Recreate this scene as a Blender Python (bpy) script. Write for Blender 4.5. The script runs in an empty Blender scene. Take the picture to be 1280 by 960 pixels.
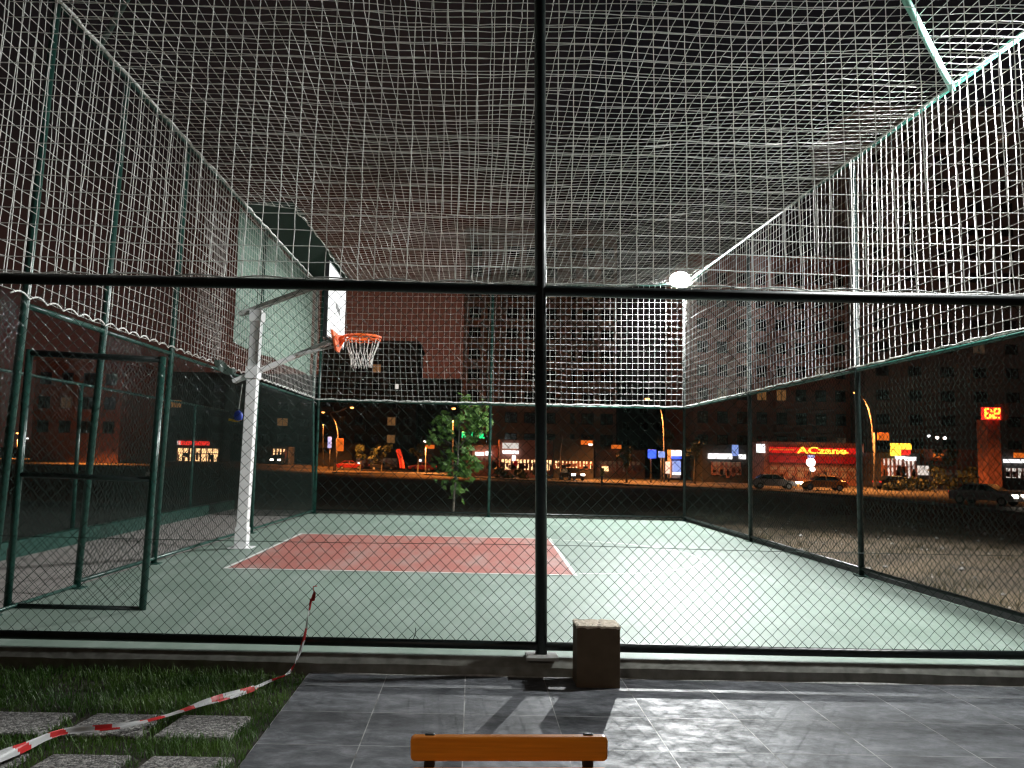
import bpy, math, random
import numpy as np
from mathutils import Vector, Matrix
random.seed(7); rng = np.random.default_rng(7)
S = bpy.context.scene
COL = S.collection
PI = math.pi

# ------------------------------------------------------------------ camera
FPX, PITCH, YAW, ROLL, CX, CY, HC = 1000.0, 5.13, .33, 1.2, 598.6, 480.0, 1.5
def _basis():
    p, y, r = [math.radians(v) for v in (PITCH, YAW, ROLL)]
    fw = Vector((math.sin(y)*math.cos(p), math.cos(y)*math.cos(p), math.sin(p)))
    a = Vector((math.cos(y), -math.sin(y), 0)); b = a.cross(fw)
    return fw, a*math.cos(r)+b*math.sin(r), -a*math.sin(r)+b*math.cos(r)
FW, RT, UP = _basis()
def ray(px, py): return FW + RT*((px-CX)/FPX) + UP*((CY-py)/FPX)
def at(px, py, Y):                       # a point of the place at depth Y
    d = ray(px, py); return Vector((0, 0, HC)) + d*(Y/d.y)
def G(px, py, z=0):                      # a point of the place at height z
    d = ray(px, py); return Vector((0, 0, HC)) + d*((z-HC)/d.z)
cam_d = bpy.data.cameras.new('camera'); cam = bpy.data.objects.new('camera', cam_d); COL.objects.link(cam)
M3 = Matrix((RT, UP, -FW)).transposed()
cam.matrix_world = Matrix.Translation((0, 0, HC)) @ M3.to_4x4()
cam_d.sensor_width = 36; cam_d.lens = 36*FPX/1280; cam_d.shift_x = (640-CX)/1280
cam_d.clip_start = .05; cam_d.clip_end = 3000
S.camera = cam

# ------------------------------------------------------------------ materials
def mat(name, col, rough=.6, metal=0, var=.12, scale=6., bump=0., spec=.5, emit=None, estr=0., col2=None, detail=4., trans=0., stretch=None):
    m = bpy.data.materials.new(name); m.use_nodes = True
    nt = m.node_tree; b = nt.nodes['Principled BSDF']
    b.inputs['Roughness'].default_value = rough; b.inputs['Metallic'].default_value = metal
    b.inputs['Specular IOR Level'].default_value = spec
    tc = nt.nodes.new('ShaderNodeTexCoord'); no = nt.nodes.new('ShaderNodeTexNoise')
    no.inputs['Scale'].default_value = scale; no.inputs['Detail'].default_value = detail
    if stretch:
        mp_ = nt.nodes.new('ShaderNodeMapping'); mp_.inputs['Scale'].default_value = stretch; nt.links.new(tc.outputs['Object'], mp_.inputs['Vector']); nt.links.new(mp_.outputs[0], no.inputs['Vector'])
    else: nt.links.new(tc.outputs['Object'], no.inputs['Vector'])
    ra = nt.nodes.new('ShaderNodeValToRGB'); ra.color_ramp.elements[0].position = .3; ra.color_ramp.elements[1].position = .7
    c2 = col2 or tuple(min(1, c*(1+var)) for c in col)
    c1 = tuple(c*(1-var) for c in col) if col2 is None else col
    ra.color_ramp.elements[0].color = (*c1, 1); ra.color_ramp.elements[1].color = (*c2, 1)
    nt.links.new(no.outputs['Fac'], ra.inputs['Fac']); nt.links.new(ra.outputs['Color'], b.inputs['Base Color'])
    if bump:
        bu = nt.nodes.new('ShaderNodeBump'); bu.inputs['Strength'].default_value = bump; bu.inputs['Distance'].default_value = .01
        nt.links.new(no.outputs['Fac'], bu.inputs['Height']); nt.links.new(bu.outputs['Normal'], b.inputs['Normal'])
    if emit:
        b.inputs['Emission Color'].default_value = (*emit, 1); b.inputs['Emission Strength'].default_value = estr
    if trans:
        tr = nt.nodes.new('ShaderNodeBsdfTranslucent'); mx = nt.nodes.new('ShaderNodeMixShader'); mx.inputs['Fac'].default_value = trans
        nt.links.new(ra.outputs['Color'], tr.inputs['Color']); nt.links.new(b.outputs[0], mx.inputs[1]); nt.links.new(tr.outputs[0], mx.inputs[2])
        nt.links.new(mx.outputs[0], nt.nodes['Material Output'].inputs['Surface'])
    return m
def glow(name, col, st): return mat(name, tuple(c*.5 for c in col), .5, emit=col, estr=st, var=.05)

def court_mat(name, a, b, rough):
    m = mat(name, a, rough, col2=b, scale=.9, detail=8, spec=.28)
    nt = m.node_tree; bs = nt.nodes['Principled BSDF']; tc = nt.nodes['Texture Coordinate']
    ra = [n for n in nt.nodes if n.type == 'VALTORGB'][0]
    # scuffs and dust streaks of the acrylic coating
    mp = nt.nodes.new('ShaderNodeMapping'); mp.inputs['Scale'].default_value = (1.2, .35, 1); mp.inputs['Rotation'].default_value = (0, 0, .5)
    n2 = nt.nodes.new('ShaderNodeTexNoise'); n2.inputs['Scale'].default_value = 2.3; n2.inputs['Detail'].default_value = 9; n2.inputs['Roughness'].default_value = .7
    nt.links.new(tc.outputs['Object'], mp.inputs['Vector']); nt.links.new(mp.outputs[0], n2.inputs['Vector'])
    r2 = nt.nodes.new('ShaderNodeValToRGB'); r2.color_ramp.elements[0].position = .46; r2.color_ramp.elements[1].position = .75
    r2.color_ramp.elements[0].color = (0, 0, 0, 1); r2.color_ramp.elements[1].color = (.6, .6, .6, 1)
    nt.links.new(n2.outputs['Fac'], r2.inputs['Fac'])
    mx = nt.nodes.new('ShaderNodeMix'); mx.data_type = 'RGBA'
    nt.links.new(r2.outputs[0], mx.inputs['Factor']); nt.links.new(ra.outputs[0], mx.inputs['A']); mx.inputs['B'].default_value = (.34, .38, .35, 1)
    nt.links.new(mx.outputs['Result'], bs.inputs['Base Color'])
    n3 = nt.nodes.new('ShaderNodeTexNoise'); n3.inputs['Scale'].default_value = 220; bu = nt.nodes.new('ShaderNodeBump')
    bu.inputs['Strength'].default_value = .25; bu.inputs['Distance'].default_value = .002
    nt.links.new(tc.outputs['Object'], n3.inputs['Vector']); nt.links.new(n3.outputs['Fac'], bu.inputs['Height']); nt.links.new(bu.outputs[0], bs.inputs['Normal'])
    mr = nt.nodes.new('ShaderNodeMapRange'); mr.inputs['To Min'].default_value = rough-.08; mr.inputs['To Max'].default_value = rough+.1
    nt.links.new(n2.outputs['Fac'], mr.inputs['Value']); nt.links.new(mr.outputs[0], bs.inputs['Roughness'])
    return m

def tile_mat():
    m = bpy.data.materials.new('grey stone tiles'); m.use_nodes = True; nt = m.node_tree; b = nt.nodes['Principled BSDF']
    tc = nt.nodes.new('ShaderNodeTexCoord')
    mp = nt.nodes.new('ShaderNodeMapping'); mp.inputs['Location'].default_value = (.02+.58*10, -5.23+.58*20, 0)
    nt.links.new(tc.outputs['Object'], mp.inputs['Vector'])
    br = nt.nodes.new('ShaderNodeTexBrick'); br.offset = 0; br.inputs['Scale'].default_value = 1
    br.inputs['Brick Width'].default_value = .58; br.inputs['Row Height'].default_value = .58
    br.inputs['Mortar Size'].default_value = .0035; br.inputs['Mortar Smooth'].default_value = .1
    br.inputs['Color1'].default_value = (.1, .1, .1, 1); br.inputs['Color2'].default_value = (.9, .9, .9, 1)
    nt.links.new(mp.outputs[0], br.inputs['Vector'])
    # every tile gets its own patch of the cloudy stone pattern
    ad = nt.nodes.new('ShaderNodeVectorMath'); ad.operation = 'MULTIPLY_ADD'
    nt.links.new(br.outputs['Color'], ad.inputs[0]); ad.inputs[1].default_value = (7, 5, 3); nt.links.new(tc.outputs['Object'], ad.inputs[2])
    st = nt.nodes.new('ShaderNodeMapping'); st.inputs['Scale'].default_value = (1, 1.7, 1); nt.links.new(ad.outputs[0], st.inputs['Vector'])
    n1 = nt.nodes.new('ShaderNodeTexNoise'); n1.inputs['Scale'].default_value = 4.2; n1.inputs['Detail'].default_value = 11
    n1.inputs['Roughness'].default_value = .72; n1.inputs['Distortion'].default_value = .25
    nt.links.new(st.outputs[0], n1.inputs['Vector'])
    ra = nt.nodes.new('ShaderNodeValToRGB'); e = ra.color_ramp.elements
    e[0].position = .33; e[0].color = (.05, .053, .058, 1); e[1].position = .7; e[1].color = (.27, .275, .295, 1)
    k = e.new(.5); k.color = (.12, .125, .137, 1)
    nt.links.new(n1.outputs['Fac'], ra.inputs['Fac'])
    mx = nt.nodes.new('ShaderNodeMix'); mx.data_type = 'RGBA'; nt.links.new(br.outputs['Fac'], mx.inputs['Factor'])
    mt = nt.nodes.new('ShaderNodeMapRange'); mt.inputs['To Min'].default_value = .78; mt.inputs['To Max'].default_value = 1.2; nt.links.new(br.outputs['Color'], mt.inputs['Value'])
    sc = nt.nodes.new('ShaderNodeVectorMath'); sc.operation = 'SCALE'; nt.links.new(ra.outputs[0], sc.inputs[0]); nt.links.new(mt.outputs[0], sc.inputs['Scale'])
    nt.links.new(sc.outputs[0], mx.inputs['A'])
    nj = nt.nodes.new('ShaderNodeTexNoise'); nj.inputs['Scale'].default_value = 5; nj.inputs['Detail'].default_value = 6; nt.links.new(tc.outputs['Object'], nj.inputs['Vector'])
    rj = nt.nodes.new('ShaderNodeValToRGB'); rj.color_ramp.elements[0].position = .35; rj.color_ramp.elements[0].color = (.12, .115, .105, 1); rj.color_ramp.elements[1].position = .6; rj.color_ramp.elements[1].color = (.46, .46, .45, 1)
    nt.links.new(nj.outputs['Fac'], rj.inputs['Fac']); nt.links.new(rj.outputs[0], mx.inputs['B'])
    nt.links.new(mx.outputs['Result'], b.inputs['Base Color'])
    mr = nt.nodes.new('ShaderNodeMapRange'); b.inputs['Specular IOR Level'].default_value = .27; mr.inputs['From Min'].default_value = .3; mr.inputs['From Max'].default_value = .7; mr.inputs['To Min'].default_value = .72; mr.inputs['To Max'].default_value = .36
    nt.links.new(n1.outputs['Fac'], mr.inputs['Value']); nt.links.new(mr.outputs[0], b.inputs['Roughness'])
    bu = nt.nodes.new('ShaderNodeBump'); bu.inputs['Strength'].default_value = .6; bu.inputs['Distance'].default_value = .006
    nt.links.new(n1.outputs['Fac'], bu.inputs['Height']); nt.links.new(bu.outputs[0], b.inputs['Normal'])
    return m

M = dict(
    court=court_mat('green court paint', (.165, .222, .182), (.208, .272, .228), .56),
    key=court_mat('red court paint', (.335, .108, .088), (.395, .14, .116), .56),
    line=mat('white line paint', (.74, .75, .72), .55, var=.18, scale=14),
    concrete=mat('kerb concrete', (.17, .17, .15), .85, col2=(.32, .32, .285), scale=9, bump=.4),
    darkkerb=mat('dark rubber kerb', (.02, .021, .022), .6, col2=(.05, .05, .05), scale=12, bump=.5),
    grout=mat('white grout bead', (.5, .5, .48), .8, var=.3, scale=30),
    tiles=tile_mat(),
    path=mat('path concrete', (.24, .215, .20), .85, col2=(.34, .31, .29), scale=7, bump=.3, detail=8),
    soil=mat('dark soil', (.025, .02, .014), .95, col2=(.05, .042, .03), scale=14, bump=.8),
    dirt=mat('dry dirt', (.042, .029, .016), .95, col2=(.125, .088, .05), scale=.9, bump=.9, detail=10),
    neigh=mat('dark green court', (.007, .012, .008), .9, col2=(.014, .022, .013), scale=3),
    green=mat('dark green enamel', (.012, .055, .042), .32, var=.25, scale=20),
    black=mat('black green enamel', (.008, .014, .013), .4, var=.3, scale=20),
    wire=mat('green coated wire', (.03, .055, .045), .2, var=.2, spec=.9, metal=.25),
    litpipe=mat('lit green pipe', (.25, .55, .45), .4, var=.1),  # green brace painted pale, the near floodlight's light put into its colour
    wiref=mat('glossy coated wire', (.028, .045, .038), .17, var=.2, spec=.9, metal=.2),
    net=mat('white nylon cord', (.86, .85, .82), .7, var=.08, scale=30, trans=.38),
    rope=mat('white edge rope', (.74, .73, .70), .8, var=.2, scale=60, bump=.5),
    tarp=mat('mint tarpaulin', (.12, .20, .155), .6, var=.15, scale=3, bump=.1),
    tarpdark=mat('dark green tarpaulin', (.011, .028, .019), .8, var=.2, scale=5),
    white=mat('white gloss steel', (.78, .78, .78), .35, var=.05, scale=8),
    steel=mat('scratched grey steel', (.42, .42, .40), .45, var=.15, scale=10),
    board=mat('white backboard', (.85, .85, .86), .4, var=.03, scale=5),
    blackp=mat('black plastic', (.012, .012, .013), .5, var=.2),
    orange=mat('orange rim paint', (.85, .13, .015), .4, var=.06),
    wood=mat('orange painted plank', (.66, .20, .012), .4, col2=(.82, .28, .02), scale=3, bump=.12, stretch=(1.5, 30, 30)),
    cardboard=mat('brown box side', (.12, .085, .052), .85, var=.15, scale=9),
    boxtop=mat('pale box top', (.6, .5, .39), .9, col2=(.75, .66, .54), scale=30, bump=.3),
    tapew=mat('white tape', (.6, .6, .6), .4, var=.04),
    taper=mat('red tape', (.62, .03, .03), .4, var=.08),
    blade=mat('grass blades', (.04, .115, .016), .5, col2=(.125, .22, .045), scale=2.5, trans=.3),
    leaf=mat('sapling leaves', (.09, .22, .035), .5, col2=(.2, .34, .08), scale=6, trans=.35),
    darkleaf=mat('street foliage', (.03, .05, .018), .6, col2=(.07, .08, .03), scale=2),
    bark=mat('grey brown bark', (.10, .085, .065), .9, col2=(.2, .175, .14), scale=25, bump=.5),
    asphalt=mat('asphalt', (.085, .08, .075), .8, col2=(.13, .12, .11), scale=.6, bump=.2),
    pave=mat('street pavement', (.2, .19, .18), .8, var=.2, scale=.8),
    glass=mat('dark window glass', (.012, .013, .016), .15, var=.1),
    brickred=mat('red brick facade', (.34, .15, .11), .9, col2=(.42, .19, .14), scale=.5),
    brown=mat('brown facade', (.2, .13, .10), .9, col2=(.26, .175, .135), scale=.3),
    greyf=mat('grey facade', (.32, .27, .255), .9, var=.1, scale=.3),
    darkf=mat('dark facade', (.06, .055, .05), .9, var=.1, scale=.3),
    rubber=mat('tyre rubber', (.015, .015, .015), .8),
    carsilver=mat('silver car paint', (.45, .45, .46), .25, metal=.3, var=.03),
    carorange=mat('orange taxi paint', (.75, .3, .03), .3, var=.03),
    cardark=mat('dark car paint', (.03, .03, .035), .25, var=.1),
    carred=mat('red car paint', (.4, .03, .03), .3, var=.05),
    blue=mat('blue fabric', (.03, .08, .6), .6),
    yellow=mat('yellow plastic', (.75, .5, .03), .5),
    stone=mat('loose stones', (.2, .19, .17), .9, col2=(.4, .38, .35), scale=20),
    gw=glow('cold white light', (1, .97, .95), 6), gwarm=glow('warm shop light', (1, .6, .27), 2.2),
    gflood=glow('floodlight LEDs', (.95, .98, 1), 340), gsod=glow('sodium lamp', (1, .35, .08), 9),
    gwl=glow('white lamp', (1, .85, .75), 8), gred=glow('red light', (1, .03, .02), 1.3), gredd=glow('dim red panel', (.85, .012, .015), .15), gredb=glow('red sign band', (1, .015, .012), .75), ghead=glow('headlight', (1, .88, .72), 22),
    gyel=glow('yellow letters', (1, .55, .04), 3), gora=glow('orange sign light', (1, .2, .02), .75), ggreen=glow('green neon', (.02, 1, .3), 1.4),
    gblue=glow('blue sign light', (.05, .12, 1), 2), gpale=glow('pale shop light', (.95, .88, .8), .8), gwin=glow('lit window', (1, .48, .16), .16),
    gwind=glow('dim lit window', (.9, .65, .42), .035), gpur=glow('purple light', (.5, .1, .8), .3), glb=glow('pale blue panel', (.3, .45, 1), 1.0), gwp=glow('white panel light', (1, 1, 1), 2.2))

def speckle(name):                       # exposed-aggregate concrete
    m = mat(name, (.2, .19, .18), .9); nt = m.node_tree; b = nt.nodes['Principled BSDF']; tc = nt.nodes['Texture Coordinate']
    v = nt.nodes.new('ShaderNodeTexVoronoi'); v.inputs['Scale'].default_value = 75
    nt.links.new(tc.outputs['Object'], v.inputs['Vector'])
    r = nt.nodes.new('ShaderNodeValToRGB'); e = r.color_ramp.elements; e[0].color = (.05, .048, .045, 1); e[1].color = (.48, .46, .43, 1)
    k = e.new(.55); k.color = (.22, .21, .2, 1)
    sp = nt.nodes.new('ShaderNodeSeparateColor'); nt.links.new(v.outputs['Color'], sp.inputs[0]); nt.links.new(sp.outputs[0], r.inputs['Fac'])
    nt.links.new(r.outputs[0], b.inputs['Base Color'])
    bu = nt.nodes.new('ShaderNodeBump'); bu.invert = True; bu.inputs['Strength'].default_value = .8; bu.inputs['Distance'].default_value = .008
    nt.links.new(v.outputs['Distance'], bu.inputs['Height']); nt.links.new(bu.outputs[0], b.inputs['Normal'])
    return m
M['agg'] = speckle('exposed aggregate')

# ------------------------------------------------------------------ mesh building
class MB:
    def __init__(s): s.V = []; s.F = []; s.MI = []; s.n = 0
    def add(s, v, f, mi=0):
        v = np.asarray(v, float).reshape(-1, 3); s.V.append(v)
        for q in f: s.F.append([i+s.n for i in q]); s.MI.append(mi)
        s.n += len(v); return s
    def box(s, c, d, rz=0, mi=0, rx=0, ry=0):
        R = Matrix.Rotation(rz, 3, 'Z') @ Matrix.Rotation(ry, 3, 'Y') @ Matrix.Rotation(rx, 3, 'X')
        v = []
        for x in (-1, 1):
            for y in (-1, 1):
                for z in (-1, 1): v.append(Vector(c) + R @ Vector((x*d[0]/2, y*d[1]/2, z*d[2]/2)))
        return s.add(v, [(0, 1, 3, 2), (4, 6, 7, 5), (0, 4, 5, 1), (2, 3, 7, 6), (0, 2, 6, 4), (1, 5, 7, 3)], mi)
    def tube(s, P, r, n=6, cap=True, mi=0, close=False):
        P = np.asarray([tuple(p) for p in P], float) if not isinstance(P, np.ndarray) else P
        K = len(P); T = np.zeros_like(P)
        if close: T = np.roll(P, -1, 0) - np.roll(P, 1, 0)
        else: T[1:-1] = P[2:]-P[:-2]; T[0] = P[1]-P[0]; T[-1] = P[-1]-P[-2]
        T /= np.linalg.norm(T, axis=1)[:, None] + 1e-12
        m = np.abs(T).mean(0); ref = np.zeros(3); ref[int(np.argmin(m))] = 1
        A = np.cross(T, ref); A /= np.linalg.norm(A, axis=1)[:, None] + 1e-12; B = np.cross(T, A)
        r = np.broadcast_to(np.asarray(r, float), (K,))
        an = np.arange(n)*2*PI/n
        V = P[:, None, :] + r[:, None, None]*(A[:, None, :]*np.cos(an)[None, :, None] + B[:, None, :]*np.sin(an)[None, :, None])
        f = []
        for k in range(K if close else K-1):
            a = k*n; b = ((k+1) % K)*n
            for i in range(n):
                j = (i+1) % n; f.append((a+i, a+j, b+j, b+i))
        if cap and not close: f.append(tuple(range(n-1, -1, -1))); f.append(tuple(range((K-1)*n, K*n)))
        return s.add(V.reshape(-1, 3), f, mi)
    def lathe(s, prof, c=(0, 0, 0), n=16, mi=0):
        v = [(c[0]+r*math.cos(2*PI*i/n), c[1]+r*math.sin(2*PI*i/n), c[2]+z) for r, z in prof for i in range(n)]
        f = [(k*n+i, k*n+(i+1) % n, (k+1)*n+(i+1) % n, (k+1)*n+i) for k in range(len(prof)-1) for i in range(n)]
        f += [tuple(range(n-1, -1, -1)), tuple(range((len(prof)-1)*n, len(prof)*n))]
        return s.add(v, f, mi)
    def prism(s, poly, off, mi=0):
        n = len(poly); off = Vector(off); v = [Vector(p) for p in poly] + [Vector(p)+off for p in poly]
        f = [tuple(range(n-1, -1, -1)), tuple(range(n, 2*n))] + [(i, (i+1) % n, n+(i+1) % n, n+i) for i in range(n)]
        return s.add(v, f, mi)
    def build(s, name, m, parent=None, smooth=False, bevel=0):
        me = bpy.data.meshes.new(name); V = np.concatenate(s.V)
        me.from_pydata(V.tolist(), [], s.F)
        ms = m if isinstance(m, (list, tuple)) else [m]
        for x in ms: me.materials.append(x)
        if len(ms) > 1: me.polygons.foreach_set('material_index', s.MI)
        if smooth: me.polygons.foreach_set('use_smooth', [True]*len(me.polygons))
        me.update()
        o = bpy.data.objects.new(name, me); COL.objects.link(o)
        if parent: o.parent = parent
        if bevel:
            b = o.modifiers.new('edge', 'BEVEL'); b.width = bevel; b.segments = 3; b.limit_method = 'ANGLE'
        return o
def tag(o, label=None, cat=None, group=None, kind=None):
    for k, v in (('label', label), ('category', cat), ('group', group), ('kind', kind)):
        if v: o[k] = v
    return o
def thing(name, label, cat, loc=(0, 0, 0), rz=0, group=None):
    o = bpy.data.objects.new(name, None); COL.objects.link(o); o.location = loc; o.rotation_euler = (0, 0, rz); o.empty_display_size = .2
    return tag(o, label, cat, group)
def dup(o, parent=None, label=None, loc=None, rz=None):
    c = o.copy(); COL.objects.link(c)
    if parent: c.parent = parent
    if label: c['label'] = label
    if loc is not None: c.location = loc
    if rz is not None: c.rotation_euler = (0, 0, rz)
    for ch in list(o.children): dup(ch, c)
    return c
def struct(o): o['kind'] = 'structure'; return o
def wob(x, y, s=0.): return math.sin(1.7*x+.9*y+s)*.5 + math.sin(.63*x-1.31*y+2.1+s)*.35 + math.sin(3.1*x+2.3*y+4+s)*.15

# ------------------------------------------------------------------ the cage: dimensions
XL, XR, YF, YB, HN, HR = -4.01, 5.26, 6.2, 19.95, 2.82, 5.66
def XLb(Y): return -4.23 + max(0, Y-8)/(YB-8)*.33        # foot line of the left fence (it leans a little)
def PL(s, h): xm = XL-.10*(1-(s-YF)/(YB-YF)); return Vector((XLb(s) + (xm-XLb(s))*min(1, h/HN) + (XL-xm)*max(0, min(1, (h-HN)/(HR-HN))), s, h))
def PR(s, h): return Vector((XR, s, h))
def PF(s, h): return Vector((s, YF, h))
def PB(s, h): return Vector((s, YB, h))

# ------------------------------------------------------------------ ground
def far_z(x):
    t = min(1, max(0, (-x-15)/30)); return -1.2 + .7*t*t*(3-2*t)
def gz(x, y):
    d = max(y-22, x-9, -x-26, 0); t = min(1, d/26)
    return -.15 + (far_z(x)+.15)*t*t*(3-2*t) - .01
b = MB()
gx = sorted(set(list(np.linspace(-700, -60, 12)) + list(np.arange(-60, 61, 2.)) + list(np.linspace(60, 700, 12))))
gy = sorted(set(list(np.linspace(-300, -10, 6)) + list(np.arange(-10, 121, 2.)) + list(np.linspace(120, 1400, 14))))
v = [(x, y, gz(x, y) - (.25 if (-6.8 < x < 8 and -8 < y < 20) else 0) + (.05*wob(x*.8, y*.8) if (x > 6 or y > 21) and y < 40 else 0)) for y in gy for x in gx]
n = len(gx); b.add(v, [(j*n+i, j*n+i+1, (j+1)*n+i+1, (j+1)*n+i) for j in range(len(gy)-1) for i in range(n-1)])
struct(b.build('ground', M['dirt'], smooth=True))
# court slab
b = MB(); b.prism([(XLb(6)-.12, YF-.03, -.35), (XR+.04, YF-.03, -.35), (XR+.04, YB+.12, -.35), (XLb(YB)-.12, YB+.12, -.35)], (0, 0, .35))
struct(b.build('court_floor', M['court']))
# concrete face of the slab towards the tiles, painted lip on top
b = MB(); xs = np.linspace(XLb(6)-.12, XR+.5, 120)
def lip(k): return .012*wob(xs[k]*2.2, 3) + .006*random.uniform(-1, 1)
prof = []
for k in range(len(xs)):
    prof += [(xs[k], YF-.022+lip(k)*.5, .0022), (xs[k], YF-.036+lip(k)*.3, -.003), (xs[k], YF-.085+lip(k)*.4, -.058+lip(k)*.4), (xs[k], YF-.088+lip(k)*.3, -.13), (xs[k], YF-.088, -.3)]
f = []; 
for k in range(len(xs)-1):
    for i in range(4): f.append((k*5+i, k*5+i+1, k*5+6+i, k*5+5+i))
b.add(prof, f); struct(b.build('slab_edge', M['concrete'], smooth=False))
# key, lines
KX0, KX1, KY0, KY1 = -3.1, 1.32, 10.42, 14.92
b = MB(); b.add([(KX0, KY0, .004), (KX1, KY0, .004), (KX1+.1, KY1, .004), (KX0, KY1, .004)], [(0, 1, 2, 3)]); struct(b.build('key_area', M['key']))
b = MB(); w = .05
for x0, y0, x1, y1 in ((KX0, KY0-w, KX1+w, KY0), (KX0, KY1, KX1+.1+w, KY1+w)): b.add([(x0, y0, .0075), (x1, y0, .0075), (x1, y1, .0075), (x0, y1, .0075)], [(0, 1, 2, 3)])
b.add([(KX1, KY0, .0078), (KX1+w, KY0, .0078), (KX1+.1+w, KY1, .0078), (KX1+.1, KY1, .0078)], [(0, 1, 2, 3)])
b.add([(KX0-w, KY0-w, .0078), (KX0, KY0-w, .0078), (KX0, KY1+w, .0078), (KX0-w, KY1+w, .0078)], [(0, 1, 2, 3)])
struct(b.build('key_lines', M['line']))
b = MB(); R = 2.1; c = (1.36, 12.67)
an = np.linspace(-PI/2, PI/2, 60); vv = []
for a in an:
    for r in (R-.024, R+.024): vv.append((c[0]+.06+r*math.cos(a), c[1]+r*math.sin(a), .004))
b.add(vv, [(2*i, 2*i+1, 2*i+3, 2*i+2) for i in range(59)]); struct(b.build('throw_arc', M['line']))
# tiles
b = MB(); b.add([(-1.18, -3, -.13), (9, -3, -.13), (9, YF-.086, -.13), (-1.18, YF-.086, -.13)], [(0, 1, 2, 3)]); struct(b.build('tiled_paving', M['tiles']))
b = MB(); b.add([(-1.18, -3, -.134), (-1.18, YF-.086, -.134), (-1.18, YF-.086, -.4), (-1.18, -3, -.4)], [(0, 1, 2, 3)]); struct(b.build('paving_edge', M['concrete']))
b = MB(); xs2 = np.linspace(-1.15, 6, 160); vv = []
for x in xs2:
    h = max(0.001, .008+.007*wob(x*4, 1)); wd = max(.003, .014+.012*wob(x*3.3, 5))
    vv += [(x, YF-.089, -.13+h), (x, YF-.092-wd, -.127)]
b.add(vv, [(2*i, 2*i+1, 2*i+3, 2*i+2) for i in range(159)]); struct(b.build('grout_bead', M['grout']))
# kerbs at right and back of the court, low foundation strips
b = MB()
ys = np.linspace(6.0, 20.3, 90); vv = []
for y in ys:
    j = .02*wob(y*2.7, 2)
    vv += [(XR+.05, y, .0), (XR+.06, y, .06+j*.4), (XR+.20+j, y, .055+j*.5), (XR+.24+j, y, -.02), (XR+.42+j, y, -.05), (XR+.46, y, -.25)]
f = [(k*6+i, k*6+6+i, k*6+7+i, k*6+1+i) for k in range(89) for i in range(5)]
b.add(vv, f); struct(b.build('side_kerb', M['darkkerb'], smooth=False))
b = MB(); b.box(((XL+XR)/2, YB+.2, -.06), (9.7, .15, .2)); struct(b.build('back_kerb', M['concrete'], bevel=.01))
# strip on the left: concrete path, neighbouring court
b = MB(); b.add([(-6.62, 6.1, -.08), (XLb(6)-.13, 6.1, -.08), (XLb(20)-.13, 22, -.08), (-6.62, 22, -.08)], [(0, 1, 2, 3)]); struct(b.build('side_path', M['path']))
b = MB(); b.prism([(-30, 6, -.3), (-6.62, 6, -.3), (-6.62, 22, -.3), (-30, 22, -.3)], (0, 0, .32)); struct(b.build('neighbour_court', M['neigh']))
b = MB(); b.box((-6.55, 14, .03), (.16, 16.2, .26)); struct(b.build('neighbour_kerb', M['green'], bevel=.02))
# lawn
b = MB(); nx, ny = 30, 34; v = []
for j in range(ny):
    for i in range(nx):
        x = -5+3.81*i/(nx-1); y = 2.6+3.5*j/(ny-1); v.append((x, y, -.15+.012*wob(x*3, y*3)))
b.add(v, [(j*nx+i, j*nx+i+1, (j+1)*nx+i+1, (j+1)*nx+i) for j in range(ny-1) for i in range(nx-1)]); struct(b.build('lawn_soil', M['soil'], smooth=True))

# pavers in the grass: each one a thing
pav = []
rows = [(4.72, 5.11, [(-3.29, -2.86), (-2.33, -1.88), (-1.77, -1.36)], 'far'), (4.02, 4.44, [(-3.22, -2.78), (-2.25, -1.80), (-1.69, -1.27)], 'near')]
wordx = {0: 'leftmost', 1: 'middle', 2: 'rightmost'}
for y0, y1, xs_, rw in rows:
    for i, (x0, x1) in enumerate(xs_):
        if i == 0: x0, x1 = (-2.86-.43, -2.44) if rw == 'far' else (-2.80, -2.36)
        b = MB(); sk = .10
        q = [(x0-.02, y0), (x1, y0), (x1+.04, y1), (x0+.02, y1)]
        if i == 1: q = [(x0, y0), (x1, y0), (x1+.02, y1), (x0+.05, y1)]
        b.prism([(x, y, -.2) for x, y in q], (0, 0, .075))
        o = b.build('stepping_slab', M['agg'], bevel=.014)
        tag(o, f"{wordx[i]} pebbled concrete slab in the {'row farther from' if rw=='far' else 'row nearer to'} the camera in the grass", 'paving slab', 'pebbled slabs set in the lawn')
        pav.append(q)
def in_pav(x, y):
    for q in pav:
        m_ = .012+.02*wob(x*9, y*9)
        if q[0][0]+m_ < x < q[1][0]-m_ and q[0][1]+m_ < y < q[2][1]-m_: return True
    return False
# grass blades
V = []; F = []; k = 0
N = 42000
X = rng.uniform(-4.9, -1.17, N); Yv = rng.uniform(3.3, 6.08, N); 
for x, y in zip(X, Yv):
    if in_pav(x, y) or x > -1.19+.02*math.sin(y*40): 
        continue
    if wob(x*2.1, y*2.7, 1) < -.62 and random.random() < .6: continue
    edge = in_pav(x+.04, y) or in_pav(x-.04, y) or in_pav(x, y+.05) or in_pav(x, y-.05)
    h = random.uniform(.025, .075)*(1.25 if wob(x*1.3, y*1.9, 3) > .2 else .9)*(.8 if edge else 1); a = random.uniform(0, 2*PI); w = random.uniform(.002, .0038)
    l = random.uniform(.2, 1.0)*h; dx, dy = math.cos(a)*w, math.sin(a)*w; bx, by = -math.sin(a)*l, math.cos(a)*l
    z = -.155
    V += [(x-dx, y-dy, z), (x+dx, y+dy, z), (x+dx*.7+bx*.4, y+dy*.7+by*.4, z+h*.65), (x-dx*.7+bx*.4, y-dy*.7+by*.4, z+h*.65), (x+bx, y+by, z+h)]
    F += [(k, k+1, k+2, k+3), (k+3, k+2, k+4)]; k += 5
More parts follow.
